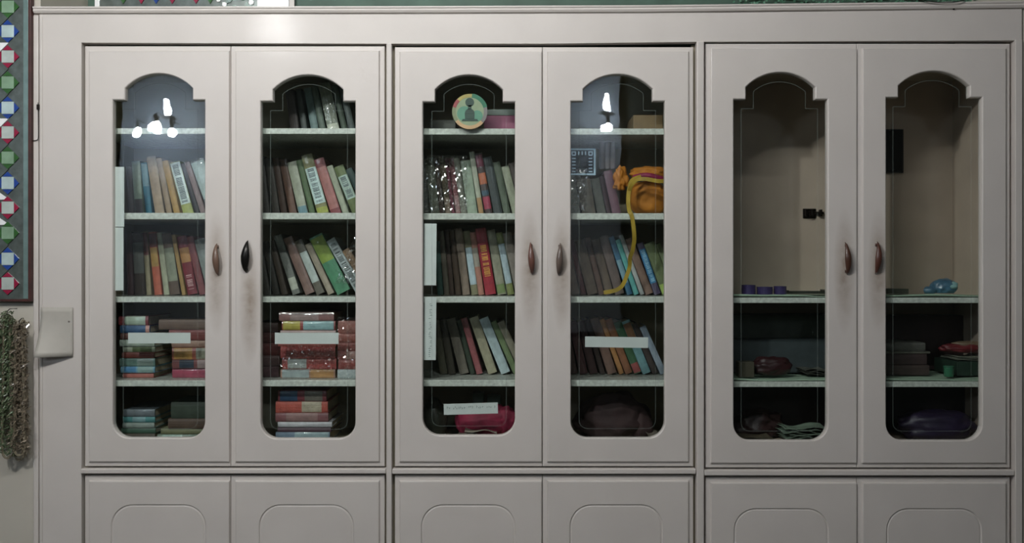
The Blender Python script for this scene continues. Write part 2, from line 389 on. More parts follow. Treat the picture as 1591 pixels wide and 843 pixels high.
# ---------------------------------------------------------------- books
KB = 1.12
def bmat(rgb, wrap=0, k=None):
    g_ = sum(rgb) / 3; rgb = tuple(round(v * .84 + g_ * .16) for v in rgb)
    return mat('book_cloth' if not wrap else 'book_in_plastic', rgb, rough=.5, k=k or KB, noise=.22, scale=45, coat=.0 if not wrap else 1.0, bump=.0 if not wrap else (1.0 if wrap > 1 else .5), bscale=150 if wrap > 1 else 70, crough=.1)
PAGES = mat('page_block', (170, 160, 135), rough=.9, noise=.15, scale=90)
def make_book(t, h, dep, col, label, group, bands=(), wrap=0, k=None, name='book'):
    root = thing(name, label, 'book', (0, 0, 0), group)
    bt = min(.0022, t * .16); bm = bmesh.new()
    box(bm, 0, bt, .002, dep, 0, h); box(bm, t - bt, t, .002, dep, 0, h)
    n = 6; A = []                            # rounded spine
    for i in range(n + 1):
        a = math.pi * i / n; A.append((t / 2 - t / 2 * math.cos(a), .003 - min(.004, t * .2) * math.sin(a)))
    prof = A + [(t, .0055), (0, .0055)]
    lo = [bm.verts.new((x, y, 0)) for x, y in prof]; hi = [bm.verts.new((x, y, h)) for x, y in prof]
    for i in range(len(prof)): bm.faces.new((lo[i], lo[(i + 1) % len(prof)], hi[(i + 1) % len(prof)], hi[i]))
    bm.faces.new(lo); bm.faces.new(hi)
    obj('cover', bm, bmat(col, wrap, k), root)
    bm = bmesh.new(); box(bm, bt * 1.01, t - bt * 1.01, .0057, dep - .003, .003, h - .003); obj('page_block', bm, PAGES, root)
    for bd in bands:
        f0, f1, bc = bd[:3]; bm = bmesh.new(); pr = []
        for i in range(n + 1):
            a = math.pi * (.06 + .88 * i / n); pr.append((t / 2 - t / 2 * math.cos(a), .003 - (min(.004, t * .2) + .0004) * math.sin(a)))
        lo = [bm.verts.new((x, y, h * f0)) for x, y in pr]; hi = [bm.verts.new((x, y, h * f1)) for x, y in pr]
        lo2 = [bm.verts.new((x, y + .0004, h * f0)) for x, y in pr]; hi2 = [bm.verts.new((x, y + .0004, h * f1)) for x, y in pr]
        for i in range(n):
            bm.faces.new((lo[i], lo[i + 1], hi[i + 1], hi[i])); bm.faces.new((lo2[i + 1], lo2[i], hi2[i], hi2[i + 1]))
            bm.faces.new((lo[i + 1], lo[i], lo2[i], lo2[i + 1])); bm.faces.new((hi[i], hi[i + 1], hi2[i + 1], hi2[i]))
        bm.faces.new((lo[0], hi[0], hi2[0], lo2[0])); bm.faces.new((hi[n], lo[n], lo2[n], hi2[n]))
        o = obj('spine_label', bm, bmat(bc, wrap, k), root)
        if len(bd) > 3:                      # lettering: rows of small strokes running up the spine
            bm = bmesh.new(); z = h * f0 + .006; yy = .003 - min(.004, t * .2) - .0009
            while z < h * f1 - .007:
                lw = random.uniform(.003, .0055)
                if random.random() > .14:
                    a, b = t * .22, t * .78; q = random.randint(0, 3); s = .0015
                    box(bm, a, b, yy, yy + .0012, z, z + s)
                    if q != 1: box(bm, a, b, yy, yy + .0012, z + lw - s, z + lw)
                    if q in (0, 1): box(bm, a, a + s, yy, yy + .0012, z + s, z + lw - s)
                    if q in (2, 1): box(bm, b - s, b, yy, yy + .0012, z + s, z + lw - s)
                    if q == 3: box(bm, (a + b) / 2, (a + b) / 2 + s, yy, yy + .0012, z + s, z + lw - s)
                z += lw + .0016
            obj('lettering', bm, bmat(bd[3], 0, k), root)
    return root
ORD = ['first', 'second', 'third', 'fourth', 'fifth', 'sixth', 'seventh', 'eighth', 'ninth', 'tenth', 'eleventh', 'twelfth', 'thirteenth', 'fourteenth']
SHN = ['top', 'second', 'third', 'fourth', 'bottom']
def row(cup, shelf, door, specs, Y=.17, k=None):
    """books standing side by side; spec = (px of lower left corner, lean deg, thickness px, height px, rgb, description, bands, wrap)"""
    z0 = shelf_z[cup][shelf] + .0006; prev = None; s = (DIST + Y) / F
    for i, sp in enumerate(specs):
        px, lean, tp, hp, col, desc = sp[:6]; bands = sp[6] if len(sp) > 6 else (); wrap = sp[7] if len(sp) > 7 else 0
        a = math.radians(lean); t = tp * s * math.cos(a) * .97; h = hp * s; dep = random.uniform(.12, .16); y = Y + random.uniform(-.006, .006)
        x = X(px, Y)
        if prev:
            xp, ap, tpv, hpv = prev; need = -9
            for q in range(41):
                zz = hpv * 1.02 * q / 40
                # right boundary of the previous book at this height
                zr0 = tpv * math.sin(ap)
                if zz < zr0: xr = xp + zz / max(math.tan(ap), 1e-3) if ap > .001 else xp + tpv
                else:
                    u = (zz - zr0) / math.cos(ap)
                    if u > hpv: continue
                    xr = xp + tpv * math.cos(ap) - u * math.sin(ap)
                if zz > h * math.cos(a): continue
                need = max(need, xr + zz * math.tan(a))
            # top right corner of the previous one against the new left face
            x = max(x, need + .0008)
        lab = '%s, %s book from left on %s shelf behind %s glass door' % (desc, ORD[i], SHN[shelf], ORD[door])
        b = make_book(t, h, dep, col, lab, 'upright books on the %s shelf behind the %s glass door' % (SHN[shelf], ORD[door]), bands, wrap, k)
        b.location = (x, y, z0); b.rotation_euler = (0, -a, 0); prev = (x, a, t, h)
def stack(cup, shelf, specs, where, Y=.1, k=None, group=None):
    """books lying in a pile, spine outward, listed from the bottom up: (px left, px right, thickness px, rgb, description, bands, wrap)"""
    z = shelf_z[cup][shelf] + .0006; s = (DIST + Y) / F
    for i, sp in enumerate(specs):
        l, r, tp, col, desc = sp[:5]; bands = sp[5] if len(sp) > 5 else (); wrap = sp[6] if len(sp) > 6 else 0
        t = tp * s * .97; h = (r - l) * s; dep = random.uniform(.15, .19)
        lab = '%s, %s from bottom in %s' % (desc, ORD[i], where)
        b = make_book(t, h, dep, col, lab, group or ('books lying in the ' + where), bands, wrap, k)
        b.location = (X(l, Y), Y + random.uniform(-.004, .004), z + t); b.rotation_euler = (0, math.pi / 2, 0)
        z += t + .0006

W_ = (178, 196, 188); INK = (80, 95, 100)
# door 1
row(0, 1, 0, [
 (200, 3, 9, 76, (58, 50, 50), 'grey-brown'), (211, 4, 13, 84, (110, 128, 112), 'faded mint', [(.02, .3, (52, 45, 48))]),
 (226, 6, 10, 82, (28, 95, 118), 'teal blue', [(.55, .97, (90, 130, 140))]), (241, 9, 15, 92, (152, 132, 108), 'wide tan'),
 (257, 11, 9, 90, (140, 118, 92), 'narrow tan'), (268, 13, 10, 86, (160, 125, 60), 'mustard'),
 (281, 15, 17, 84, (150, 160, 80), 'yellow-green white-labelled', [(.2, .99, (190, 208, 202), INK)], 1),
 (299, 17, 7, 84, (40, 38, 40), 'black'), (306, 18, 9, 86, (128, 108, 108), 'dusty mauve'), (316, 20, 24, 88, (100, 105, 108), 'grey with pale label', [(.3, .97, (165, 185, 182))], 1)])
row(0, 2, 0, [
 (198, 2, 10, 98, (58, 30, 30), 'dark maroon'), (209, 3, 17, 96, (62, 52, 44), 'dark with grey label', [(.35, .85, (92, 96, 90))]),
 (227, 4, 8, 100, (128, 120, 92), 'olive-beige', [(.62, .97, (90, 45, 40))]),
 (236, 6, 12, 98, (172, 84, 62), 'orange-red', [(.45, .75, (158, 125, 60)), (.76, .98, (88, 36, 30))]), (249, 7, 9, 98, (150, 155, 128), 'pale cream'),
 (259, 8, 16, 96, (86, 70, 58), 'brown with grey-green label', [(.22, .76, (120, 128, 106))]),
 (276, 10, 6, 95, (150, 118, 62), 'gold-striped'), (283, 11, 16, 92, (118, 28, 38), 'gold-labelled crimson', [(.55, .8, (165, 115, 58)), (.06, .36, (112, 26, 36), (190, 150, 150))], 1),
 (300, 13, 11, 92, (122, 62, 64), 'dusty red'), (312, 14, 22, 88, (112, 118, 112), 'grey', [(.3, .8, (130, 140, 135))], 1)])
stack(0, 3, [
 (190, 238, 8, (160, 90, 80), 'salmon'), (188, 241, 10, (90, 140, 165), 'light blue', [(.1, .45, (60, 120, 165)), (.5, .95, (120, 150, 145))], 1), (186, 241, 13, (88, 120, 112), 'grey-teal', [(.5, .95, (110, 130, 122))], 1),
 (190, 240, 9, (110, 50, 42), 'dark red'), (190, 240, 9, (130, 138, 118), 'cream with printed strip', [(.3, .9, (75, 90, 55))]), (186, 240, 11, (150, 165, 150), 'pale grey-green'), (188, 238, 10, (95, 60, 55), 'brown'),
 (187, 233, 12, (42, 80, 120), 'blue with pink end', [(.86, .99, (185, 130, 115))], 1), (185, 231, 15, (120, 45, 50), 'red-ended', [(.2, .9, (150, 170, 150))], 1)], 'pile left on fourth shelf, first door', .09)
stack(0, 3, [
 (267, 325, 15, (150, 50, 75), 'crimson', (), 1), (268, 324, 14, (110, 60, 60), 'dark red and navy', [(.2, .6, (40, 52, 66)), (.7, .97, (140, 120, 118))]), (268, 325, 19, (165, 85, 65), 'orange-red with yellow label', [(.05, .55, (185, 135, 60)), (.65, .95, (130, 130, 110))], 1),
 (266, 325, 11, (150, 120, 105), 'beige'), (262, 325, 17, (120, 60, 58), 'dull red'), (247, 326, 16, (98, 78, 64), 'wide brown')], 'pile right on fourth shelf, first door', .09)
stack(0, 4, [
 (190, 240, 14, (78, 70, 58), 'dark khaki'), (188, 241, 9, (60, 92, 75), 'dark green'), (191, 240, 8, (128, 142, 135), 'pale grey'), (190, 240, 9, (62, 128, 128), 'teal', [(.3, .7, (110, 150, 155))], 1), (192, 240, 12, (98, 108, 114), 'slate grey', (), 1)], 'pile left on bottom shelf, first door', .09)
stack(0, 4, [
 (244, 322, 12, (112, 130, 112), 'pale green', [(.1, .5, (140, 165, 150))], 1), (250, 322, 9, (108, 112, 80), 'olive'), (262, 320, 16, (84, 66, 54), 'brown'), (266, 321, 26, (50, 62, 50), 'thick dark green')], 'pile right on bottom shelf, first door', .1)
# door 2
row(0, 0, 1, [
 (452, 8, 14, 70, (66, 58, 55), 'grey-brown'), (470, 9, 9, 72, (50, 58, 54), 'dark grey'), (484, 10, 12, 74, (88, 112, 110), 'pale teal'), (498, 11, 10, 76, (76, 92, 80), 'sage'),
 (511, 12, 19, 80, (105, 115, 95), 'pale olive', [(.02, .2, (175, 180, 160))], 1), (533, 13, 9, 78, (60, 78, 60), 'green'), (544, 14, 10, 76, (84, 96, 92), 'grey-green')])
row(0, 1, 1, [
 (408, 6, 12, 92, (62, 58, 54), 'charcoal'), (421, 8, 12, 90, (66, 62, 56), 'dark grey'), (434, 9, 10, 90, (72, 54, 46), 'dark brown'), (447, 11, 12, 88, (100, 70, 56), 'brown', (), 1),
 (463, 13, 15, 84, (150, 155, 135), 'cream', [(.02, .16, (90, 130, 140))], 1), (480, 14, 9, 88, (76, 100, 64), 'green'),
 (492, 16, 19, 96, (128, 128, 80), 'lettered olive', [(.18, .78, (178, 205, 200), INK), (.02, .12, (150, 160, 60))], 1),
 (515, 18, 17, 90, (122, 52, 54), 'dark red with pink stripe', [(.1, .85, (160, 98, 92))], 1), (533, 19, 10, 80, (150, 158, 135), 'pale cream'),
 (545, 22, 17, 80, (100, 115, 66), 'olive with lettered label', [(.32, .8, (160, 185, 172), INK)], 1), (564, 26, 12, 78, (40, 66, 62), 'dark teal'), (577, 28, 14, 72, (150, 165, 155), 'pale grey')])
row(0, 2, 1, [
 (408, 9, 12, 84, (52, 50, 44), 'charcoal'), (420, 12, 11, 84, (46, 44, 38), 'near-black'), (432, 14, 10, 86, (66, 56, 46), 'dark brown'), (452, 18, 13, 96, (105, 110, 104), 'grey plastic-wrapped', [(.08, .28, (165, 170, 155))], 2),
 (472, 22, 16, 94, (120, 92, 82), 'mauve-brown', (), 1), (492, 23, 14, 90, (95, 90, 78), 'grey with plain white label', [(.22, .78, (165, 178, 172))], 1), (508, 25, 11, 86, (150, 140, 120), 'cream-pink'),
 (523, 27, 25, 98, (68, 135, 96), 'wide green, lime-topped', [(.55, .97, (125, 150, 48))], 1), (550, 30, 17, 96, (148, 160, 160), 'silver-white with dark lettering', [(.05, .95, (170, 185, 185), (70, 80, 80))], 2), (572, 32, 14, 80, (140, 110, 80), 'tan')])
RD = (170, 62, 56)
stack(0, 3, [
 (436, 521, 14, (150, 110, 90), 'pale blue and orange-brown ended', [(.03, .52, (140, 155, 155)), (.55, .97, (168, 120, 62))], 1), (438, 522, 17, RD, 'red with short white label', [(.1, .45, (165, 175, 170))], 2), (436, 521, 19, (160, 48, 44), 'plain red', (), 2),
 (432, 522, 17, (150, 70, 62), 'dusty red', (), 1), (436, 522, 8, (165, 140, 135), 'thin pale pink', (), 2), (438, 521, 15, (140, 60, 60), 'red-edged, yellow and teal', [(.02, .34, (165, 155, 60)), (.4, .97, (130, 170, 172))], 1), (434, 519, 14, (135, 95, 92), 'mauve-grey with red ends', [(.2, .72, (150, 128, 125))], 1)], 'middle pile, fourth shelf, second door', .085)
stack(0, 3, [
 (525, 590, 14, (170, 185, 185), 'pale grey', (), 2), (526, 590, 15, (150, 62, 54), 'brick red', (), 1), (525, 590, 14, (155, 80, 74), 'faded red', [(.2, .9, (160, 120, 110))], 2), (525, 590, 13, (140, 60, 52), 'red in creased plastic', (), 2), (525, 590, 14, (158, 85, 72), 'salmon red', (), 2), (525, 590, 20, (145, 62, 55), 'thick red', [(.02, .9, (165, 100, 88))], 2)], 'pile right on fourth shelf, second door', .085)
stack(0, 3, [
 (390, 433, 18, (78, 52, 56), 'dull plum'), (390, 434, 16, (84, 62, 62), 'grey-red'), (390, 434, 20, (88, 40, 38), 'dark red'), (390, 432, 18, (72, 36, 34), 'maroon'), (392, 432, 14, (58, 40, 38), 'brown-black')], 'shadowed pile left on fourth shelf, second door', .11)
stack(0, 4, [
 (428, 512, 17, (98, 120, 140), 'blue-grey', [(.35, .97, (130, 155, 160))], 1), (431, 514, 8, (84, 60, 72), 'plum'), (432, 516, 8, (180, 180, 185), 'white creased plastic', (), 2), (428, 510, 14, (125, 75, 78), 'maroon-grey', [(.2, .8, (140, 105, 102))], 1),
 (428, 509, 18, (175, 72, 58), 'red with grey label', [(.5, .88, (165, 155, 130))], 2), (432, 507, 17, (130, 50, 60), 'blue and red', [(.04, .4, (40, 75, 110)), (.55, .92, (120, 115, 105))], 1)], 'pile on bottom shelf, second door', .085)
# door 3
row(1, 1, 2, [
 (655, 5, 13, 84, (70, 74, 66), 'dark grey', (), 2), (669, 6, 14, 90, (96, 104, 86), 'grey-green', (), 2), (684, 6, 7, 90, (70, 52, 42), 'thin brown', (), 1), (692, 7, 9, 92, (98, 86, 62), 'khaki', [(.02, .3, (150, 130, 110))], 2),
 (702, 7, 5, 90, (120, 35, 60), 'thin magenta', (), 2), (708, 8, 8, 90, (125, 60, 66), 'rose', [(.05, .35, (160, 120, 120))], 2), (717, 8, 9, 92, (118, 122, 108), 'grey', (), 2),
 (727, 8, 16, 86, (140, 158, 136), 'wide pale green-grey', (), 1), (744, 9, 8, 100, (160, 165, 145), 'cream with tan foot', [(.02, .28, (160, 125, 80))]),
 (753, 10, 12, 98, (58, 42, 40), 'black with bright picture spine', [(.78, .97, (130, 60, 78)), (.5, .68, (175, 92, 55)), (.1, .3, (150, 45, 68)), (.32, .4, (50, 80, 95))], 1),
 (767, 11, 14, 92, (50, 60, 58), 'dark teal-grey', (), 1), (782, 12, 11, 84, (78, 92, 74), 'dark green-grey'), (794, 14, 13, 78, (146, 152, 128), 'pale grey-green'), (809, 15, 12, 84, (70, 60, 54), 'brown')])
row(1, 2, 2, [
 (680, 4, 9, 84, (34, 72, 62), 'dark teal'), (690, 5, 8, 100, (88, 82, 68), 'grey-brown'), (699, 5, 7, 102, (70, 54, 44), 'dark brown'), (707, 6, 9, 102, (78, 62, 48), 'brown'),
 (717, 7, 12, 104, (125, 110, 95), 'beige-pink'), (731, 8, 11, 100, (120, 118, 85), 'grey with long white label', [(.16, .74, (165, 188, 196))], 1),
 (743, 8, 9, 98, (165, 110, 92), 'salmon', [(.45, .75, (150, 145, 130))]), (753, 9, 17, 104, (158, 28, 44), 'crimson with golden lettering', [(.25, .76, (150, 26, 42), (225, 165, 60))], 1),
 (772, 10, 14, 102, (138, 138, 116), 'cream-grey', [(.02, .16, (110, 130, 75))]), (787, 11, 11, 98, (120, 130, 70), 'olive-footed with white label', [(.18, .82, (158, 180, 188))], 1), (799, 12, 14, 98, (125, 118, 108), 'pinkish grey'), (814, 13, 12, 96, (96, 90, 75), 'brown-grey')])
row(1, 3, 2, [
 (684, 9, 12, 84, (68, 66, 48), 'dark olive'), (697, 10, 11, 86, (60, 55, 44), 'dark brown'), (712, 14, 15, 88, (100, 94, 82), 'grey-brown'), (729, 15, 8, 86, (42, 54, 40), 'dark green'),
 (740, 16, 10, 90, (140, 70, 72), 'dusty pink', (), 2), (759, 19, 15, 92, (150, 145, 118), 'cream'), (778, 22, 16, 92, (160, 180, 182), 'pale blue-white', (), 1), (797, 24, 10, 88, (105, 125, 82), 'olive green'), (808, 25, 12, 88, (130, 125, 105), 'beige')])
# door 4
row(1, 1, 3, [
 (884, 8, 19, 62, (110, 118, 112), 'grey in creased plastic', (), 2), (905, 9, 22, 56, (98, 92, 76), 'wide khaki', (), 1), (929, 11, 14, 58, (88, 92, 82), 'grey-green'), (944, 12, 7, 62, (50, 28, 32), 'dark maroon'), (952, 12, 14, 70, (98, 62, 76), 'plum', (), 1)])
row(1, 2, 3, [
 (887, 12, 15, 88, (105, 90, 78), 'grey-brown'), (903, 13, 8, 88, (78, 34, 30), 'dark red'), (912, 14, 17, 86, (98, 84, 70), 'wide brown'), (931, 14, 9, 92, (104, 80, 68), 'rust brown'), (941, 15, 13, 88, (92, 78, 64), 'brown'),
 (956, 16, 15, 94, (92, 76, 70), 'mauve-brown', (), 1), (972, 18, 9, 94, (44, 98, 130), 'blue and teal', [(.2, .6, (110, 150, 165))], 1), (982, 19, 8, 90, (84, 165, 158), 'mint teal'), (991, 20, 7, 98, (165, 172, 168), 'thin white'),
 (999, 21, 13, 92, (125, 98, 84), 'brown-mauve'), (1014, 19, 11, 84, (70, 62, 90), 'blue-labelled', [(.22, .88, (40, 120, 170), (140, 190, 215))], 1), (1026, 20, 18, 84, (98, 112, 72), 'wide olive green', [(.02, .2, (150, 180, 80))]), (1044, 21, 8, 84, (118, 132, 92), 'pale green')])
row(1, 3, 3, [
 (884, 10, 14, 84, (62, 42, 38), 'dark brown'), (899, 12, 13, 84, (66, 36, 38), 'maroon'), (913, 14, 13, 84, (58, 36, 36), 'dark maroon'), (928, 16, 8, 88, (50, 36, 32), 'blackish brown'), (941, 18, 15, 90, (104, 78, 66), 'brown'),
 (958, 20, 8, 90, (160, 110, 60), 'thin orange-tan'), (968, 21, 12, 90, (130, 82, 52), 'orange-brown'), (982, 22, 13, 86, (52, 92, 62), 'green', [(.02, .2, (150, 70, 66))]), (997, 22, 14, 88, (95, 140, 145), 'teal-white', [(.5, .95, (120, 80, 50))], 1),
 (1013, 23, 10, 84, (58, 50, 46), 'dark grey'), (1026, 24, 11, 80, (130, 145, 160), 'pale blue', (), 1)])

# ---------------------------------------------------------------- paper strips stuck behind the glass
STRIP = mat('label_paper', (206, 213, 210), rough=.7, noise=.04, scale=20)
SINK = mat('faded_ink', (120, 138, 132), rough=.8)
def strip(l, r, t_, b_, rot, label, write=False, vert=False):
    w_, h_ = S(r - l) * 1.0064, S(b_ - t_) * 1.0064
    root = thing('paper_strip', label, 'label', (X((l + r) / 2, .0176), .0176, Z((t_ + b_) / 2, .0176)), 'white paper strips on the glass')
    bm = bmesh.new(); n = 6
    for i in range(n):
        if vert: box(bm, -w_ / 2, w_ / 2, 0, .0004, -h_ / 2 + h_ * i / n, -h_ / 2 + h_ * (i + 1) / n)
        else: box(bm, -w_ / 2 + w_ * i / n, -w_ / 2 + w_ * (i + 1) / n, 0, .0004, -h_ / 2, h_ / 2)
    obj('paper', bm, STRIP, root)
    if write:
        bm = bmesh.new(); L = (h_ if vert else w_) - .02; p = -L / 2; c = -h_ * .05 if not vert else 0
        while p < L / 2:
            lw = random.uniform(.003, .006)
            if random.random() > .2:
                a = random.uniform(.002, .0045); q = random.uniform(-.002, .003)
                if vert: box(bm, q - a, q + a, -.0004, -.0001, p, p + .0012); box(bm, q, q + .001, -.0004, -.0001, p, p + lw * .8)
                else: box(bm, p, p + .0012, -.0004, -.0001, q - a + h_ * .1, q + a + h_ * .1); box(bm, p, p + lw * .8, -.0004, -.0001, q + h_ * .1, q + .001 + h_ * .1)
            p += lw + .0015
        obj('lettering', bm, SINK, root)
    root.rotation_euler = (0, math.radians(rot), 0)
strip(176, 193, 259, 352, 0, 'tall white paper strip beside second shelf books, first glass door', vert=True)
strip(175.5, 192, 353, 451, 0, 'tall white paper strip beside third shelf books, first glass door', vert=True)
strip(199, 296, 516.5, 533, 0, 'wide white paper strip over the pile of books, first glass door')
strip(427, 526, 516.5, 534, 0, 'wide white paper strip over the red books, second glass door')
strip(659, 678, 347, 443, .4, 'tall white paper strip beside third shelf books, third glass door', vert=True)
strip(659, 677.5, 461, 559, .6, 'tall lettered paper strip beside fourth shelf books, third glass door', True, True)
strip(689.5, 773.5, 626, 643, -1.6, 'wide lettered paper strip over the crimson bag, third glass door', True)
strip(909, 1007, 523, 539.5, .9, 'wide white paper strip over the fourth shelf books, fourth glass door')

# round sticker with a seated figure's outline
def disc(bm, cx, cz, r0, r1, a0, a1, y0, y1, mi, n=10):
    P = [(cx + r1 * math.cos(a0 + (a1 - a0) * k / n), cz + r1 * math.sin(a0 + (a1 - a0) * k / n)) for k in range(n + 1)]
    if r0 > 0: P += [(cx + r0 * math.cos(a1 + (a0 - a1) * k / n), cz + r0 * math.sin(a1 + (a0 - a1) * k / n)) for k in range(n + 1)]
    else: P = P[:-1] if abs(a1 - a0) > 6.28 else P + [(cx, cz)]
    prism(bm, P, y0, y1, mi)
st = thing('round_sticker', 'round sticker with dark figure inside a multicoloured ring on third glass door', 'sticker', (X(729.5), .011, Z(172)))
k_ = S(1)
R_ = 27.5 * k_
bm = bmesh.new(); disc(bm, 0, 0, 0, R_ * .84, 0, 2 * math.pi, .0015, .0024, 0, 40)
disc(bm, -.3 * R_, -.12 * R_, 0, .42 * R_, 0, 2 * math.pi, .0012, .0016, 1, 24); disc(bm, .42 * R_, -.25 * R_, 0, .32 * R_, 0, 2 * math.pi, .0012, .0016, 1, 24)
obj('face', bm, [mat('sticker_cream', (132, 152, 118), noise=.1), mat('sticker_mint', (82, 138, 112), noise=.1)], st)
bm = bmesh.new()
D = math.radians
for mi, (a0, a1) in enumerate([(82, 135), (135, 165), (165, 215), (215, 320), (320, 375), (15, 82)]):
    disc(bm, 0, 0, R_ * .8, R_ * (1.0 if mi != 5 else 1.03), D(a0), D(a1), .0008, .0022, mi, 10)
obj('ring', bm, [mat('ring_olive', (160, 150, 80)), mat('ring_red', (140, 60, 60)), mat('ring_grey_green', (120, 132, 96)), mat('ring_tan', (185, 155, 112)), mat('ring_grey', (112, 112, 108)), mat('ring_green', (20, 105, 75))], st)
bm = bmesh.new()
disc(bm, 0, .52 * R_, 0, .25 * R_, 0, 2 * math.pi, .0004, .0011, 0, 20)
prism(bm, [(-.1 * R_, .12 * R_), (.1 * R_, .12 * R_), (.1 * R_, .36 * R_), (-.1 * R_, .36 * R_)], .0004, .0011)
disc(bm, 0, -.12 * R_, 0, .28 * R_, 0, math.pi, .0004, .0011, 0, 16)
prism(bm, [(-.27 * R_, -.42 * R_), (.27 * R_, -.42 * R_), (.28 * R_, -.125 * R_), (-.28 * R_, -.125 * R_)], .0004, .0011)
prism(bm, [(-.46 * R_, -.55 * R_), (.5 * R_, -.55 * R_), (.42 * R_, -.43 * R_), (-.4 * R_, -.43 * R_)], .0004, .0011)
obj('figure', bm, mat('sticker_dark_green', (28, 62, 48)), st)

# ---------------------------------------------------------------- other things on the shelves
def on(cup, shelf, px, Y): return (X(px, Y), Y, shelf_z[cup][shelf] + .0006)
def boxthing(name, label, cat, l, r, hpx, cup, shelf, Y, dep, col, lidcol=None, k=1.45, coat=0):
    s = (DIST + Y) / F; t = thing(name, label, cat, on(cup, shelf, (l + r) / 2, Y)); w2 = (r - l) * s / 2; h = hpx * s
    bm = bmesh.new(); box(bm, -w2, w2, 0, dep, 0, h * (.72 if lidcol else 1), bev=.0015); obj('body', bm, mat('box_card', col, k=k, noise=.15, coat=coat, bump=.3 if coat else 0), t)
    if lidcol:
        bm = bmesh.new(); box(bm, -w2 - .002, w2 + .002, -.002, dep + .002, h * .72, h, bev=.0015)
        for q in range(9): box(bm, -w2 + w2 * 2 * (q + .2) / 9, -w2 + w2 * 2 * (q + .6) / 9, -.003, -.0015, h * .78, h * .92)
        obj('lid', bm, mat('box_lid', lidcol, k=k, noise=.15), t)
    return t
boxthing('box', 'magenta box with grey patterned lid on top shelf behind third glass door', 'box', 752, 806, 34, 1, 0, .09, .16, (120, 65, 88), (88, 98, 92))
boxthing('box', 'low dark box at left end of top shelf behind third glass door', 'box', 668, 708, 20, 1, 0, .12, .14, (52, 55, 48))
boxthing('box', 'brown box at right end of top shelf behind fourth glass door', 'box', 984, 1030, 26, 1, 0, .1, .16, (98, 80, 52))

# silver decorated box and plastic-wrapped rolls standing on top of the books (fourth door)
Yb = .168; sB = (DIST + Yb) / F
t = thing('silver_picture', 'silver patterned frame resting on short books behind fourth glass door', 'frame', (X(905, Yb), Yb + .012, shelf_z[1][1] + 64 * sB))
wv, hv = 21 * sB, 42 * sB
SIL = mat('silver_relief', (175, 200, 212), rough=.25, metal=.35, k=1.15, coat=.8, bump=.8, bscale=120)
bm = bmesh.new(); box(bm, -wv, wv, 0, .01, 0, .006); box(bm, -wv, wv, 0, .01, hv - .006, hv); box(bm, -wv, -wv + .006, 0, .01, .006, hv - .006); box(bm, wv - .006, wv, 0, .01, .006, hv - .006)
obj('rim', bm, SIL, t)
bm = bmesh.new(); box(bm, -wv + .006, wv - .006, .004, .009, .006, hv - .006); obj('backing', bm, mat('frame_backing', (72, 80, 88), k=1.2), t)
bm = bmesh.new()
for q in range(7):
    for s_ in (-1, 1):
        z_ = .012 + (hv - .024) * q / 6; x_ = s_ * wv * .62
        box(bm, x_ - .006, x_ + .006, .001, .005, z_ - .0018, z_ + .0018)
    box(bm, -wv * .75 + wv * 1.5 * q / 6 - .0018, -wv * .75 + wv * 1.5 * q / 6 + .0018, .001, .005, hv - .022, hv - .010)
obj('ornament', bm, SIL, t)
for q, (px, hh) in enumerate(((936, 52), (945, 54), (953, 50))):
    rr_ = 4.3 * sB; t = tag(None or bpy.data.objects.new('plastic_roll', None), ['left', 'middle', 'right'][q] + ' of three clear wrapped rolls beside the silver frame, fourth door', 'roll', 'clear plastic rolls'); C.objects.link(t)
    t.location = (X(px, Yb), Yb + .02, shelf_z[1][1] + 74 * sB)
    bm = bmesh.new(); lathe(bm, [(rr_ * .7, 0), (rr_, .003), (rr_, hh * sB - .003), (rr_ * .8, hh * sB)], (0, 0, 0), 14); obj('roll', bm, mat('creased_plastic', (140, 132, 130), k=1.3, rough=.3, coat=1, bump=.8), t, True)
    bm = bmesh.new(); lathe(bm, [(rr_ * .35, hh * sB), (rr_ * .45, hh * sB + .004), (rr_ * .1, hh * sB + .007)], (0, 0, 0), 10); obj('twisted_end', bm, mat('creased_plastic', (140, 132, 130), k=1.3, rough=.3, coat=1, bump=.8), t, True)

# orange cloth bag with magenta band and a dangling yellow strap
ORG = mat('orange_cloth', (184, 116, 26), rough=.75, noise=.3, scale=14, k=.85, bump=.6, bscale=25)
YEL = mat('yellow_strap', (176, 148, 42), rough=.6, noise=.25, k=.85)
MAG = mat('magenta_cloth', (120, 20, 60), rough=.6, noise=.2, k=1.2)
Yg = .075; sg = (DIST + Yg) / F; zg = shelf_z[1][1] + .0006
t = thing('cloth_bag', 'orange cloth bag with magenta band on second shelf behind fourth glass door', 'bag', (X(1010, Yg), Yg + .05, zg))
def P(px, py, dy=0): return (X(px, Yg) - t.location.x, dy, (Z(py, Yg) - zg))
bm = bmesh.new(); fabric_lump(bm, (P(1008, 300)[0] + .01, .02, .055), .06, 1.05, .8, .98, 3, .14, 4); obj('body', bm, ORG, t, True)
bm = bmesh.new(); fabric_lump(bm, (P(1012, 256)[0] + .005, .03, .137), .045, 1.35, .8, .52, 9, .22, 4)
obj('flap', bm, ORG, t, True)
bm = bmesh.new(); fabric_lump(bm, (P(969, 262)[0], .02, .115), .034, .62, .5, 1.15, 5, .6, 4); obj('corner_tuft', bm, ORG, t, True)
bm = bmesh.new(); n_ = 14; rg = []
for q in range(n_ + 1):                       # band between flap and body
    u = q / n_; x_ = P(985, 0)[0] + (P(1040, 0)[0] - P(985, 0)[0]) * u; y_ = -.028 - .022 * math.sin(math.pi * u); z_ = .118 + .006 * math.sin(u * 5)
    rg.append([bm.verts.new((x_, y_ + a, z_ + b)) for a, b in ((0, -.008), (-.004, 0), (0, .008), (.012, .008), (.012, -.008))])
for a, b in zip(rg, rg[1:]):
    for k in range(5): bm.faces.new((a[k], a[(k + 1) % 5], b[(k + 1) % 5], b[k]))
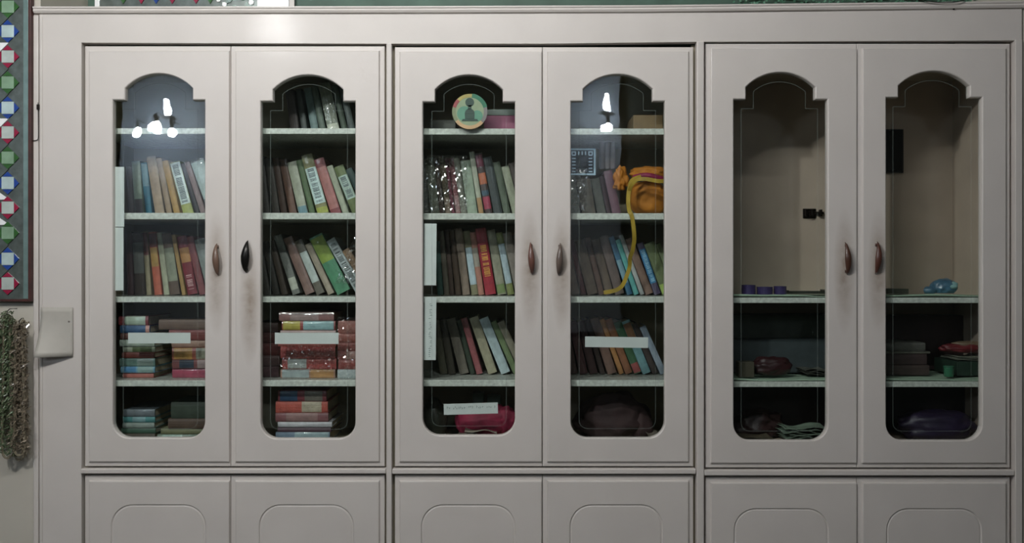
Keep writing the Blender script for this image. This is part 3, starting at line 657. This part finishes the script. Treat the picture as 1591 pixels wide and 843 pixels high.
bm.faces.new(rg[0]); bm.faces.new(rg[-1]); obj('band', bm, MAG, t, True)
def ribbon(bm, pts, wd, th=.002):
    rg = []
    for i, p in enumerate(pts):
        p = Vector(p); d = (Vector(pts[min(i + 1, len(pts) - 1)]) - Vector(pts[max(i - 1, 0)])).normalized()
        u = Vector((d.z, 0, -d.x)); u = u.normalized() if u.length > .3 else Vector((1, 0, 0)); nrm = d.cross(u)
        rg.append([bm.verts.new(p + u * a * wd / 2 + nrm * b * th / 2) for a, b in ((-1, -1), (1, -1), (1, 1), (-1, 1))])
    for a, b in zip(rg, rg[1:]):
        for k in range(4): bm.faces.new((a[k], a[(k + 1) % 4], b[(k + 1) % 4], b[k]))
    bm.faces.new(rg[0]); bm.faces.new(rg[-1])
def smoothpts(pts, n=6):
    out = []
    for i in range(len(pts) - 1):
        p0, p1, p2, p3 = [Vector(pts[max(0, min(len(pts) - 1, j))]) for j in (i - 1, i, i + 1, i + 2)]
        for q in range(n):
            u = q / n; out.append(.5 * ((2 * p1) + (p2 - p0) * u + (2 * p0 - 5 * p1 + 4 * p2 - p3) * u * u + (3 * p1 - p0 - 3 * p2 + p3) * u ** 3))
    out.append(Vector(pts[-1])); return [tuple(p) for p in out]
def Q(px, py, Y): return (X(px, Y) - t.location.x, Y - t.location.y, Z(py, Y) - t.location.z)
bm = bmesh.new(); ribbon(bm, smoothpts([Q(996, 274, .07), Q(982, 280, .066), Q(977, 296, .06), Q(976, 315, .05), Q(978, 328, .034), Q(981, 334, .029), Q(984, 350, .030), Q(985.5, 370, .035), Q(983, 388, .05), Q(979, 400, .07), Q(978, 415, .088), Q(973, 430, .088), Q(967, 443, .085), Q(958, 450, .08), Q(948, 452.5, .075), Q(938, 454, .07)]), .0125, .0025)
obj('strap', bm, YEL, t)
bm = bmesh.new(); ribbon(bm, smoothpts([Q(977, 300, .064), Q(981, 288, .052), Q(990, 279, .045), Q(1004, 278, .036), Q(1022, 281, .035), Q(1040, 281, .045)]), .012, .003)
obj('binding', bm, YEL, t)

# crimson bag, papers, dark bundle on the cupboard floor of the middle cupboard
t = thing('cloth_bundle', 'crimson cloth bundle at bottom behind third glass door', 'cloth', on(1, 4, 755, .15))
bm = bmesh.new(); fabric_lump(bm, (0, 0, .052), .07, 1.35, .75, .9, 11, .2, 4); fabric_lump(bm, (.065, -.015, .06), .045, .85, .7, 1.1, 17, .2, 4)
obj('cloth', bm, mat('crimson_cloth', (128, 30, 58), rough=.7, noise=.45, scale=16, k=1.2), t, True)
def papers(label, cup, shelf, px, Y, w_, h_, n, col, seed, k=1.2):
    rnd = random.Random(seed); t = thing('paper_pile', label, 'papers', on(cup, shelf, px, Y)); z = 0
    for i in range(n):
        bm = bmesh.new(); nx = 8; L = w_ * rnd.uniform(.8, 1); dp = .12 * rnd.uniform(.7, 1); ox = rnd.uniform(-.01, .01); ph = rnd.uniform(0, 6); am = h_ * .1
        g = [[bm.verts.new((ox - L / 2 + L * a / nx, dp * b / 3, z + am * (math.sin(ph + a * .9) + math.sin(b + a * .5) + 2))) for b in range(4)] for a in range(nx + 1)]
        g2 = [[bm.verts.new(v.co + Vector((0, 0, .0012))) for v in r] for r in g]
        for a in range(nx):
            for b in range(3): bm.faces.new((g[a][b], g[a + 1][b], g[a + 1][b + 1], g[a][b + 1])); bm.faces.new((g2[a][b], g2[a][b + 1], g2[a + 1][b + 1], g2[a + 1][b]))
            bm.faces.new((g[a][0], g2[a][0], g2[a + 1][0], g[a + 1][0])); bm.faces.new((g[a][3], g[a + 1][3], g2[a + 1][3], g2[a][3]))
        for b in range(3): bm.faces.new((g[0][b], g[0][b + 1], g2[0][b + 1], g2[0][b])); bm.faces.new((g[nx][b], g2[nx][b], g2[nx][b + 1], g[nx][b + 1]))
        obj('paper_sheet', bm, mat('crumpled_paper', col, rough=.6, noise=.3, scale=20, k=k), t)
        z += h_ / n
    return t
papers('crumpled grey papers in front of the crimson bundle behind third glass door', 1, 4, 742, .06, .12, .045, 3, (150, 145, 130), 3)
t = thing('pouch', 'small grey-green packet at back of bottom shelf behind third glass door', 'packet', on(1, 4, 757, .26))
bm = bmesh.new(); box(bm, -.05, -.012, 0, .05, 0, .135, .004); box(bm, .0, .045, 0, .05, 0, .125, .004); box(bm, -.05, .045, .002, .048, 0, .05); obj('packet_body', bm, mat('grey_green_card', (84, 100, 88), k=1.2), t)
t = thing('cloth_bundle', 'dark olive bundle at bottom left behind third glass door', 'cloth', on(1, 4, 675, .15))
bm = bmesh.new(); fabric_lump(bm, (0, 0, .06), .055, .75, .8, 1.3, 21, .2, 3); obj('cloth', bm, mat('dark_olive_cloth', (52, 56, 46), noise=.3, scale=14), t, True)
t = thing('cloth_bundle', 'dark maroon bundle filling bottom compartment behind fourth glass door', 'cloth', on(1, 4, 955, .17))
bm = bmesh.new(); fabric_lump(bm, (0, 0, .065), .08, 1.4, .85, 1.0, 25, .25, 4); fabric_lump(bm, (.085, -.02, .04), .045, .8, .8, 1.1, 27, .25, 3)
obj('cloth', bm, mat('dark_maroon_cloth', (52, 34, 34), rough=.8, noise=.4, scale=12), t, True)
papers('pale crumpled sheet at bottom right behind fourth glass door', 1, 4, 1018, .06, .045, .03, 3, (110, 102, 92), 8)

# creased clear plastic over some of the books
def plastic_sheet(label, l, r, t_, b_, Y, seed, lean=0.0):
    m = bpy.data.materials.get('clear_plastic')
    if m is None:
        m = bpy.data.materials.new('clear_plastic'); m.use_nodes = True; nt = m.node_tree; nt.nodes.clear()
        o = nt.nodes.new('ShaderNodeOutputMaterial'); mx = nt.nodes.new('ShaderNodeMixShader'); mx.inputs[0].default_value = .2
        tr = nt.nodes.new('ShaderNodeBsdfTransparent'); g = nt.nodes.new('ShaderNodeBsdfGlossy'); g.inputs['Roughness'].default_value = .1
        nt.links.new(tr.outputs[0], mx.inputs[1]); nt.links.new(g.outputs[0], mx.inputs[2]); nt.links.new(mx.outputs[0], o.inputs[0])
    rnd = random.Random(seed); cx = X((l + r) / 2, Y); w_ = X(r, Y) - X(l, Y); h_ = Z(t_, Y) - Z(b_, Y); z0 = Z(b_, Y)
    nx, nz = max(4, int(w_ / .0048)), max(4, int(h_ / .006)); bm = bmesh.new()
    g = [[bm.verts.new((-w_ / 2 + w_ * (i + (rnd.uniform(-.35, .35) if 0 < i < nx else 0)) / nx - lean * h_ * j / nz, rnd.uniform(-.0022, .0022), h_ * (j + (rnd.uniform(-.35, .35) if 0 < j < nz else 0)) / nz)) for j in range(nz + 1)] for i in range(nx + 1)]
    for i in range(nx):
        for j in range(nz):
            if (i + j) % 2: bm.faces.new((g[i][j], g[i + 1][j], g[i + 1][j + 1])); bm.faces.new((g[i][j], g[i + 1][j + 1], g[i][j + 1]))
            else: bm.faces.new((g[i][j], g[i + 1][j], g[i][j + 1])); bm.faces.new((g[i + 1][j], g[i + 1][j + 1], g[i][j + 1]))
    o = obj('plastic_sheet', bm, m); rnd.random(); o.location = (cx, Y, z0); tag(o, label, 'plastic'); return o
plastic_sheet('creased clear plastic sheet over left books of second shelf, third glass door', 658, 726, 241, 329, .155, 5)
plastic_sheet('creased clear plastic sheet before left books of second shelf, fourth glass door', 888, 912, 262, 329, .155, 6)
plastic_sheet('creased clear plastic film over right red pile, fourth shelf, second glass door', 524, 553, 492, 588, .072, 9)
plastic_sheet('creased clear plastic film before the middle red pile, fourth shelf, second door', 436, 521, 536, 576, .07, 10)
plastic_sheet('creased clear plastic cover over lettered silver book, third shelf, second glass door', 520, 552, 368, 440, .15, 8, -.42)

# cupboard 3: liners, latch, dark picture, rolls, bundles
LIN = mat('shelf_cloth', (158, 182, 160), rough=.7, noise=.12, scale=20)
for si, nm in ((0, 'third'), (1, 'fourth')):
    z0 = shelf_z[2][si] + .0008; bm = bmesh.new(); xa, xb = X(1097, .05) + .012, X(1571, .05) - .012; nx = 60; rows = []
    for i in range(nx + 1):
        u = i / nx; wv = .0035 + .0032 * math.sin(u * 11 + si * 2) + .0015 * math.sin(u * 27)
        x_ = xa + (xb - xa) * u
        rows.append([bm.verts.new((x_, y_, z0 + zz)) for y_, zz in ((SY + .001, max(0.0008, wv * .45)), (SY - .0015, wv * .8 + .001), (SY - .001, wv + .0025), (SY + .004, wv + .003), (SY + .06, wv * .7 + .002), (BACK - .02, .002), (BACK - .02, .0004), (SY + .06, max(.0004, wv * .7 + .0008)), (SY + .005, max(.0006, wv * .5)))])
    m_ = len(rows[0])
    for a, b in zip(rows, rows[1:]):
        for k in range(m_): bm.faces.new((a[k], a[(k + 1) % m_], b[(k + 1) % m_], b[k]))
    bm.faces.new(rows[0]); bm.faces.new(rows[-1])
    tag(obj('shelf_liner', bm, LIN), 'pale green cloth liner on the %s shelf of the right cupboard' % ('upper' if si == 0 else 'lower'), 'cloth')
    shelf_z[2][si] += .0085
YB = BACK - .009
t = thing('door_bolt', 'small dark metal bolt on the back board behind fifth glass door', 'bolt', (X(1262, YB), YB, Z(331, YB)))
bm = bmesh.new(); box(bm, -.034, .012, -.004, 0, -.018, .016, .002); obj('plate', bm, METAL, t)
bm = bmesh.new(); tube(bm, [(-.02, -.010, 0), (.036, -.010, 0)], .005, 8); tube(bm, [(-.012, -.012, 0), (-.016, -.024, -.012)], .004, 8); obj('slide_bar', bm, METAL, t)
bm = bmesh.new()
for x_ in (-.026, -.004, .026): box(bm, x_ - .004, x_ + .004, -.017, 0, -.012, .012, .001)
obj('keeper', bm, METAL, t)
t = thing('picture', 'small black framed picture hanging behind sixth glass door, left side', 'picture', (X(1394, .3), YB - .012, Z(232, .3)))
hw, hh = S(18, .34), S(34, .34)
bm = bmesh.new(); box(bm, -hw, hw, 0, .01, -hh, hh, .002); obj('frame', bm, mat('black_frame', (16, 14, 20), rough=.3, noise=.05), t)
bm = bmesh.new(); box(bm, -hw + .006, hw - .006, -.001, .002, -hh + .006, hh - .006); obj('dark_image', bm, mat('black_photo', (16, 15, 22), rough=.2, noise=.4, scale=30), t)
PUR = mat('violet_tape', (58, 48, 92), rough=.3, noise=.15, k=.9, coat=.5)
for q, (px, r, hh, Yq, lb) in enumerate(((1163, .022, .030, .08, 'violet tape roll nearest the left edge of upper liner, fifth glass door'), (1188, .025, .024, .085, 'violet tape roll, middle of three on the liner, fifth glass door'), (1212, .020, .026, .09, 'violet tape roll, rightmost of three on the liner, fifth glass door'))):
    t = thing('tape_roll', lb, 'tape', on(2, 0, px, Yq))
    bm = bmesh.new(); lathe(bm, [(r * .6, 0), (r, 0), (r, hh), (r * .6, hh), (r * .6, 0)], (0, 0, 0), 24); obj('tape', bm, PUR, t, False)
    bm = bmesh.new(); lathe(bm, [(r * .52, .001), (r * .59, .001), (r * .59, hh - .001), (r * .52, hh - .001), (r * .52, .001)], (0, 0, 0), 24); obj('core', bm, mat('tape_core', (60, 50, 42)), t)
t = thing('tray', 'thin dark tray lying on upper liner at right behind fifth glass door', 'tray', on(2, 0, 1262, .12))
bm = bmesh.new(); box(bm, -.08, .08, 0, .14, 0, .006, .002); box(bm, -.08, -.076, 0, .14, .006, .012); box(bm, .076, .08, 0, .14, .006, .012); box(bm, -.08, .08, .0, .004, .006, .010); obj('tray_body', bm, mat('dark_tray', (48, 50, 42), rough=.4), t)
t = thing('plastic_bundle', 'pale blue plastic wrapped bundle on upper liner behind sixth glass door', 'bundle', on(2, 0, 1462, .11))
bm = bmesh.new(); fabric_lump(bm, (.01, 0, .024), .026, 1.55, 1.1, 1.0, 31, .2, 4); fabric_lump(bm, (-.035, 0, .012), .015, 1.5, 1, .9, 33, .2, 3)
obj('wrapping', bm, mat('blue_plastic', (72, 112, 136), rough=.35, noise=.4, scale=22, k=.9, coat=.6, bump=.5), t, True)
bm = bmesh.new(); fabric_lump(bm, (.025, -.018, .028), .016, 1.2, .8, .8, 35, .25, 3); obj('paper_fold', bm, mat('pale_paper', (140, 180, 180), k=1.1), t, True)
boxthing('box', 'flat dark tin on upper liner at left behind sixth glass door', 'box', 1378, 1412, 8, 2, 0, .12, .1, (60, 62, 52))
# lower shelves of cupboard 3
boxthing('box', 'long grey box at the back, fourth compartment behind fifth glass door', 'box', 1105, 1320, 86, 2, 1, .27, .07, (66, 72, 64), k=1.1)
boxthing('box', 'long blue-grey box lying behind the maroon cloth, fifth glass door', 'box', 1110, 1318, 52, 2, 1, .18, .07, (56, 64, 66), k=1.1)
t = thing('cloth_bundle', 'dark maroon cloth on lower liner behind fifth glass door', 'cloth', on(2, 1, 1198, .1))
bm = bmesh.new(); fabric_lump(bm, (0, 0, .03), .034, 1.9, 1, .95, 41, .25, 4); obj('cloth', bm, mat('wine_cloth', (46, 16, 20), noise=.4, scale=15), t, True)
boxthing('box', 'small dull brown box left of the maroon cloth behind fifth glass door', 'box', 1148, 1172, 24, 2, 1, .06, .04, (66, 62, 50), k=1.1)
papers('thin grey sheets right of the maroon cloth behind fifth glass door', 2, 1, 1272, .09, .09, .02, 4, (78, 80, 72), 12, .9)
t = thing('cloth_bundle', 'dark brown folded cloth at bottom left behind fifth glass door', 'cloth', on(2, 2, 1175, .19))
bm = bmesh.new(); fabric_lump(bm, (0, 0, .04), .055, 1.5, 1, .85, 43, .3, 4); obj('cloth', bm, mat('brown_wine_cloth', (42, 24, 24), noise=.4, scale=10), t, True)
papers('crumpled pale green papers at bottom right behind fifth glass door', 2, 2, 1252, .06, .14, .045, 8, (112, 128, 112), 14)
papers('flat brownish papers at bottom left behind fifth glass door', 2, 2, 1172, .055, .12, .02, 4, (72, 66, 52), 16)
stack(2, 1, [(1372, 1443, 16, (62, 50, 46), 'brown album'), (1374, 1440, 18, (58, 42, 42), 'maroon album'), (1370, 1445, 3, (84, 82, 72), 'thin grey folder'), (1372, 1438, 14, (74, 74, 68), 'grey album')], 'pile left on lower liner, sixth glass door', .12, 1.2)
t = thing('plastic_tub', 'small green tub on lower liner behind sixth glass door', 'tub', on(2, 1, 1474, .08))
bm = bmesh.new(); lathe(bm, [(.012, 0), (.014, .002), (.015, .028), (.016, .03)], (0, 0, 0), 18); obj('tub', bm, mat('green_plastic', (48, 105, 78), rough=.3, k=1.2), t, True)
bm = bmesh.new(); lathe(bm, [(.0165, .03), (.0165, .034), (.012, .035)], (0, 0, 0), 18); obj('lid', bm, mat('green_lid', (40, 88, 66), k=1.2), t, True)
boxthing('box', 'dark green box right of the small tub behind sixth glass door', 'box', 1487, 1550, 22, 2, 1, .1, .15, (34, 52, 42), k=1.1)
papers('pale sheets on the dark green box behind sixth glass door', 2, 1, 1513, .11, .12, .012, 3, (120, 125, 112), 18).location.z += 22 * (DIST + .1) / F + .001
t = thing('cloth_bundle', 'red and beige bundle above pale sheets behind sixth glass door', 'cloth', (X(1505, .14), .17, shelf_z[2][1] + .064))
bm = bmesh.new(); fabric_lump(bm, (0, 0, .02), .024, 3.2, 1.5, .75, 51, .2, 4); obj('cloth', bm, mat('red_cloth', (112, 34, 40), noise=.35, scale=14, k=.85), t, True)
bm = bmesh.new(); fabric_lump(bm, (.01, -.005, .034), .014, 3.6, 1.8, .7, 53, .2, 3); obj('fold', bm, mat('beige_cloth', (122, 104, 84), noise=.3, scale=20), t, True)
t = thing('cloth_bundle', 'dark violet folded cloth at bottom behind sixth glass door', 'cloth', on(2, 2, 1455, .14))
bm = bmesh.new(); fabric_lump(bm, (0, 0, .045), .06, 2.0, 1, .85, 61, .2, 4); obj('cloth', bm, mat('violet_cloth', (36, 26, 52), rough=.5, noise=.4, scale=10), t, True)
boxthing('box', 'large dark brown block added to darken back of bottom compartment, fifth glass door', 'box', 1104, 1325, 84, 2, 2, .27, .07, (34, 24, 22), k=1.0)  # dark block added so the lit back board reads as shaded
boxthing('box', 'large blackish violet block added to darken back of bottom compartment, sixth glass door', 'box', 1345, 1540, 84, 2, 2, .27, .07, (28, 20, 28), k=1.0)  # added block, hides the lit back board to keep this compartment dark
boxthing('box', 'dark wine block added to darken back behind sixth glass door, above the albums', 'box', 1372, 1500, 84, 2, 1, .28, .06, (48, 32, 34), k=1.0)  # added dark backing, stands in for shade behind the albums

# ---------------------------------------------------------------- left wall: mirror mosaic panel
CYC = [('green', (52, 92, 48)), ('blue', (38, 68, 140)), ('red', (140, 34, 62))]
GROUND = mat('grey_mirror_ground', (104, 112, 108), rough=.25, metal=.45, noise=.25, scale=40)
CEN = {'green': mat('mint_mirror', (150, 182, 152), rough=.2, metal=.3), 'blue': mat('white_mirror', (205, 225, 225), rough=.2, metal=.3), 'red': mat('pale_mirror', (205, 215, 208), rough=.2, metal=.3)}
TRI = {n: mat(n + '_mirror_piece', c, rough=.2, coat=.6, k=1.1) for n, c in CYC}
def mosaic(root, W2, H, cells, vert=True):
    """cells: list of (centre along, colour); builds square tile + four triangle tiles per cell"""
    for (ax, ay, cn) in cells:
        h = S(9.5); g = S(8); y0, y1 = -.004, -.0005
        bm = bmesh.new(); box(bm, ax - h, ax + h, y0, y1, ay - h, ay + h, .0008); obj('square_tile', bm, CEN[cn], root)
        for k in range(4):
            a = k * math.pi / 2; ca, sa = math.cos(a), math.sin(a)
            tri = [(h + .001, -h * .85), (h + g, 0), (h + .001, h * .85)]
            bm = bmesh.new(); prism(bm, [(ax + u * ca - v * sa, ay + u * sa + v * ca) for u, v in tri], y0, y1); obj('triangle_tile', bm, TRI[cn], root)
t = thing('mirror_mosaic', 'tall mirror mosaic panel with diamond tiles on wall left of cupboards', 'mosaic', (X(17), -.014, Z(468)))
xl, xr = S(-30), S(33.5); zt_ = S(468 + 60)
bm = bmesh.new(); box(bm, xl, xr - S(2), 0, .014, S(4), zt_ - S(4)); obj('ground', bm, GROUND, t)
BRN = mat('dark_brown_edge', (66, 34, 30), rough=.5, noise=.3)
bm = bmesh.new(); box(bm, xr - S(2), xr + S(2.5), -.004, .014, 0, zt_, .001); box(bm, xl - S(4), xl, -.004, .014, 0, zt_, .001); box(bm, xl, xr - S(2), -.004, .014, 0, S(4), .001); obj('border', bm, BRN, t)
bm = bmesh.new(); box(bm, xr - S(9.5), xr - S(2.2), -.003, -.0002, S(4.5), zt_ - S(5), .0005); obj('mirror_strip', bm, mat('teal_grey_mirror', (128, 152, 148), rough=.25, metal=.4), t)
ys = [13, 51, 90, 130, 169, 207, 246, 285, 323, 362, 402, 440]
mosaic(t, 0, 0, [(0, S(468 - y), CYC[i % 3][0]) for i, y in enumerate(ys)] + [(0, S(468 + 26), 'red')])
SH = mat('white_tile_and_glint', (245, 245, 248), rough=.25, metal=.0, coat=.8, noise=.02)  # white on the tall panel's bright shards stands in for lamp reflections
for i, y in enumerate(ys):
    up = 468 - y
    for s_ in (-1, 1):
        if s_ == 1: continue
        pts = [(S(-18), S(up + 21.5)), (S(-18), S(up + 2)), (S(1.5), S(up + 21.5))]
        bright = y in (90, 207)
        if y in (323, 362): pts = [(S(-18), S(up + 27)), (S(-18), S(up + 12)), (S(2), S(up + 13))]; bright = True
        bm = bmesh.new(); prism(bm, pts, -.0035, -.0005); o = obj('mirror_shard', bm, SH if bright else GROUND, t)
        if bright: o['label'] = 'shard painted white for lamp glare'

# mosaic band on the wall above the cupboards
YM = .285
t = thing('mosaic_band', 'mirror mosaic band on wall above the left cupboard, just over the cornice', 'mosaic', (X(300, YM), YM, Z(26, YM)))
def mx_(px): return X(px, YM) - X(300, YM)
sM = (DIST + YM) / F
bm = bmesh.new(); box(bm, mx_(148), mx_(458), 0, .014, 0, 70 * sM); obj('ground', bm, GROUND, t)
for px, cn in ((192, 'green'), (243, 'blue'), (305, 'red'), (327, 'green'), (268, 'red'), (220, 'red')):
    bm = bmesh.new(); h = S(8); a = mx_(px)
    zc = 24 * sM
    prism(bm, [(a - h, zc + h), (a, zc - h * .6), (a + h, zc + h)], -.004, -.0005); obj('triangle_tile', bm, TRI[cn], t)
bm = bmesh.new(); box(bm, mx_(148), mx_(155), -.004, -.0005, 0, 60 * sM, .0005); obj('white_tile', bm, SH, t)
bm = bmesh.new(); box(bm, mx_(400), mx_(449), -.004, -.0005, 0, 60 * sM, .0005); obj('white_tile', bm, SH, t)
rnd = random.Random(4)
for q in range(22):
    a = mx_(338) + rnd.uniform(0, mx_(396) - mx_(338)); zc = rnd.uniform(12, 34) * sM; r = rnd.uniform(.006, .011)
    bm = bmesh.new(); prism(bm, [(a + r * math.cos(k * 1.0472 + q) * rnd.uniform(.7, 1.1), zc + r * math.sin(k * 1.0472 + q) * rnd.uniform(.7, 1.1)) for k in range(6)], -.0045 - q * .0001, -.0005); obj('mirror_chip', bm, SH if q % 2 else MIRROR, t)
bm = bmesh.new(); box(bm, mx_(450), mx_(458), -.006, -.0001, 0, 70 * sM, .001); obj('border', bm, PAINT, t)

# garland on the upper wall, right
def foliage(bm, c, n, r, seed, mi=0):
    rnd = random.Random(seed)
    for _ in range(n):
        p = Vector(c) + Vector((rnd.uniform(-1, 1), rnd.uniform(-.3, .3), rnd.uniform(-1, 1))) * r
        d = Vector((rnd.uniform(-1, 1), rnd.uniform(-1, .2), rnd.uniform(-1, 1))).normalized() * r * .45; e = d.cross(Vector((rnd.random(), 1, rnd.random()))).normalized() * r * .14
        bm.faces.new([bm.verts.new(q) for q in (p, p + d * .5 + e, p + d, p + d * .5 - e)])
tz = Z(4, .27)
t = thing('leaf_garland', 'green artificial leaf garland along the wall over the right cupboards', 'garland', (0, .262, tz))
bm = bmesh.new(); tube(bm, [(X(1150 + 40 * i, .26), .0, .012 * math.sin(i * 1.3)) for i in range(12)], .004, 6); obj('stem', bm, mat('green_stem', (40, 62, 48)), t)
bm = bmesh.new()
for i in range(48): foliage(bm, (X(1150 + 9.4 * i, .26), 0, .012 * math.sin(i * .31)), 14, .028, i)
o = obj('leaves', bm, mat('garland_leaf', (84, 128, 104), rough=.4, noise=.4, scale=50), t); o['kind'] = 'stuff'
# thin black wire over the cornice
bm = bmesh.new(); tube(bm, smoothpts([(X(1330, -.02), -.021, Z(-2, -.02)), (X(1400), -.021, Z(1.5)), (X(1440), -.024, Z(6.5)), (X(1465), -.026, Z(8)), (X(1485), -.025, Z(6)), (X(1500), -.022, Z(1)), (X(1530), -.021, Z(-6))]), .0013, 6)
tag(obj('wire', bm, METAL), 'thin dark wire sagging over the cornice above the sixth glass door', 'wire')
t = thing('nail', 'small dark nail in the top board under the sagging wire', 'nail', (X(1480), -.002, Z(15)))
bm = bmesh.new(); lathe(bm, [(.003, -.006), (.003, -.004), (.0012, -.004), (.0012, .0)], (0, 0, 0), 10, 'y'); obj('shank', bm, METAL, t)
# wire hook on the edge bead
bm = bmesh.new(); tube(bm, smoothpts([(X(61.5), -.0085, Z(160)), (X(61.7), -.0085, Z(180)), (X(62), -.0085, Z(211)), (X(60), -.0085, Z(218)), (X(53), -.0085, Z(219))], 4), .0012, 6); box(bm, X(59.5), X(63.5), -.010, -.0062, Z(171), Z(163))
tag(obj('wire_hook', bm, METAL), 'thin dark wire hook on the frame edge beside the mosaic panel', 'hook')

# paper card with its lower left corner curling away
t = thing('paper_card', 'cream card taped to left stile, lower corner curling off', 'card', (X(65), -.0062, Z(477)))
bm = bmesh.new(); n = 10; g = []
for i in range(n + 1):
    r = []
    for j in range(n + 1):
        u, v = i / n, j / n; lift = .042 * max(0, (v - .2) / .8) ** 1.6 * (1 - u) ** 1.0
        r.append(((S(50)) * u, -.0005 - lift, -S(76) * v))
    g.append(r)
A = [[bm.verts.new(p) for p in r] for r in g]; B_ = [[bm.verts.new((p[0], p[1] + .0006, p[2])) for p in r] for r in g]
for i in range(n):
    for j in range(n): bm.faces.new((A[i][j], A[i + 1][j], A[i + 1][j + 1], A[i][j + 1])); bm.faces.new((B_[i][j], B_[i][j + 1], B_[i + 1][j + 1], B_[i + 1][j]))
    bm.faces.new((A[i][0], B_[i][0], B_[i + 1][0], A[i + 1][0])); bm.faces.new((A[i][n], A[i + 1][n], B_[i + 1][n], B_[i][n]))
    bm.faces.new((A[0][i], A[0][i + 1], B_[0][i + 1], B_[0][i])); bm.faces.new((A[n][i], B_[n][i], B_[n][i + 1], A[n][i + 1]))
obj('card', bm, mat('cream_card', (180, 175, 166), rough=.6, noise=.03), t, True)
bm = bmesh.new(); lathe(bm, [(.0, -.0015), (.003, -.0012), (.003, 0)], (S(44), -.0008, -S(22)), 10, 'y'); obj('pin', bm, mat('card_pin', (120, 112, 104)), t)

# hanging tinsel and bead garlands
cols = [(92, 98, 78), (116, 128, 106), (92, 80, 64), (80, 92, 68), (126, 118, 98), (108, 98, 84)]
nm = ['dark olive', 'pale green', 'dark brown', 'moss green', 'beige', 'brown-grey']
loops = [(-22, -6, 506, 652), (-5, 9, 503, 668), (8, 24, 500, 690), (18, 33, 489, 706), (27, 44, 504, 712), (36, 53, 510, 702)]
for q, (a, b, tp, bt) in enumerate(loops):
    yq = -.020 - .03 * (q % 2)
    t = thing('hanging_garland', '%s looped garland, %s from the right of those under the mosaic panel' % (nm[q], ['sixth', 'fifth', 'fourth', 'third', 'second', 'first'][q]), 'garland', (X((a + b) / 2), yq, Z(tp)), 'looped garlands hanging on the left wall')
    cx = X((a + b) / 2); hw = S((b - a) / 2); L = S(bt - tp); pts = []
    for k in range(15): pts.append((-hw * (.55 + .45 * k / 14), 0, -L * .93 * k / 14))
    for k in range(1, 8): an = math.pi + math.pi * k / 8; pts.append((hw * math.cos(an), 0, -L * .93 + L * .07 * math.sin(an)))
    for k in range(15): pts.append((hw * (1 - .45 * k / 14), 0, -L * .93 * (1 - k / 14)))
    bm = bmesh.new(); tube(bm, pts, .0035, 6, [.0028 + .0015 * abs(math.sin(i * 1.9 + q)) for i in range(len(pts))]); obj('cord', bm, mat('garland_cord', (120, 112, 94), rough=.4, coat=.5), t)
    rnd = random.Random(q + 50); bm = bmesh.new()
    for i, p in enumerate(pts):
        if 15 <= i <= 21: continue
        for _ in range(44):
            c0 = Vector(p) + Vector((rnd.uniform(-.010, .010), rnd.uniform(-.007, .008), rnd.uniform(-.016, .016)))
            d = Vector((rnd.uniform(-1, 1) * .5, rnd.uniform(-.6, .3), rnd.uniform(-1, .3))).normalized() * rnd.uniform(.008, .016); e = d.cross(Vector((rnd.random(), 1, .2))).normalized() * .0022
            bm.faces.new([bm.verts.new(v) for v in (c0 - e, c0 + d - e * .4, c0 + d + e * .4, c0 + e)])
    o = obj('tinsel', bm, mat('tinsel', cols[q], rough=.3, k=1.5, noise=.5, scale=70, coat=.5), t); o['kind'] = 'stuff'
    bm = bmesh.new(); tube(bm, [(0, 0, 0), (0, -.0, .012), (0, .014, .02), (0, -yq + .002, .02)], .0015, 6); tube(bm, [(-hw * .6, 0, 0), (0, 0, .003), (hw * .6, 0, 0)], .0015, 6); obj('nail', bm, METAL, t)
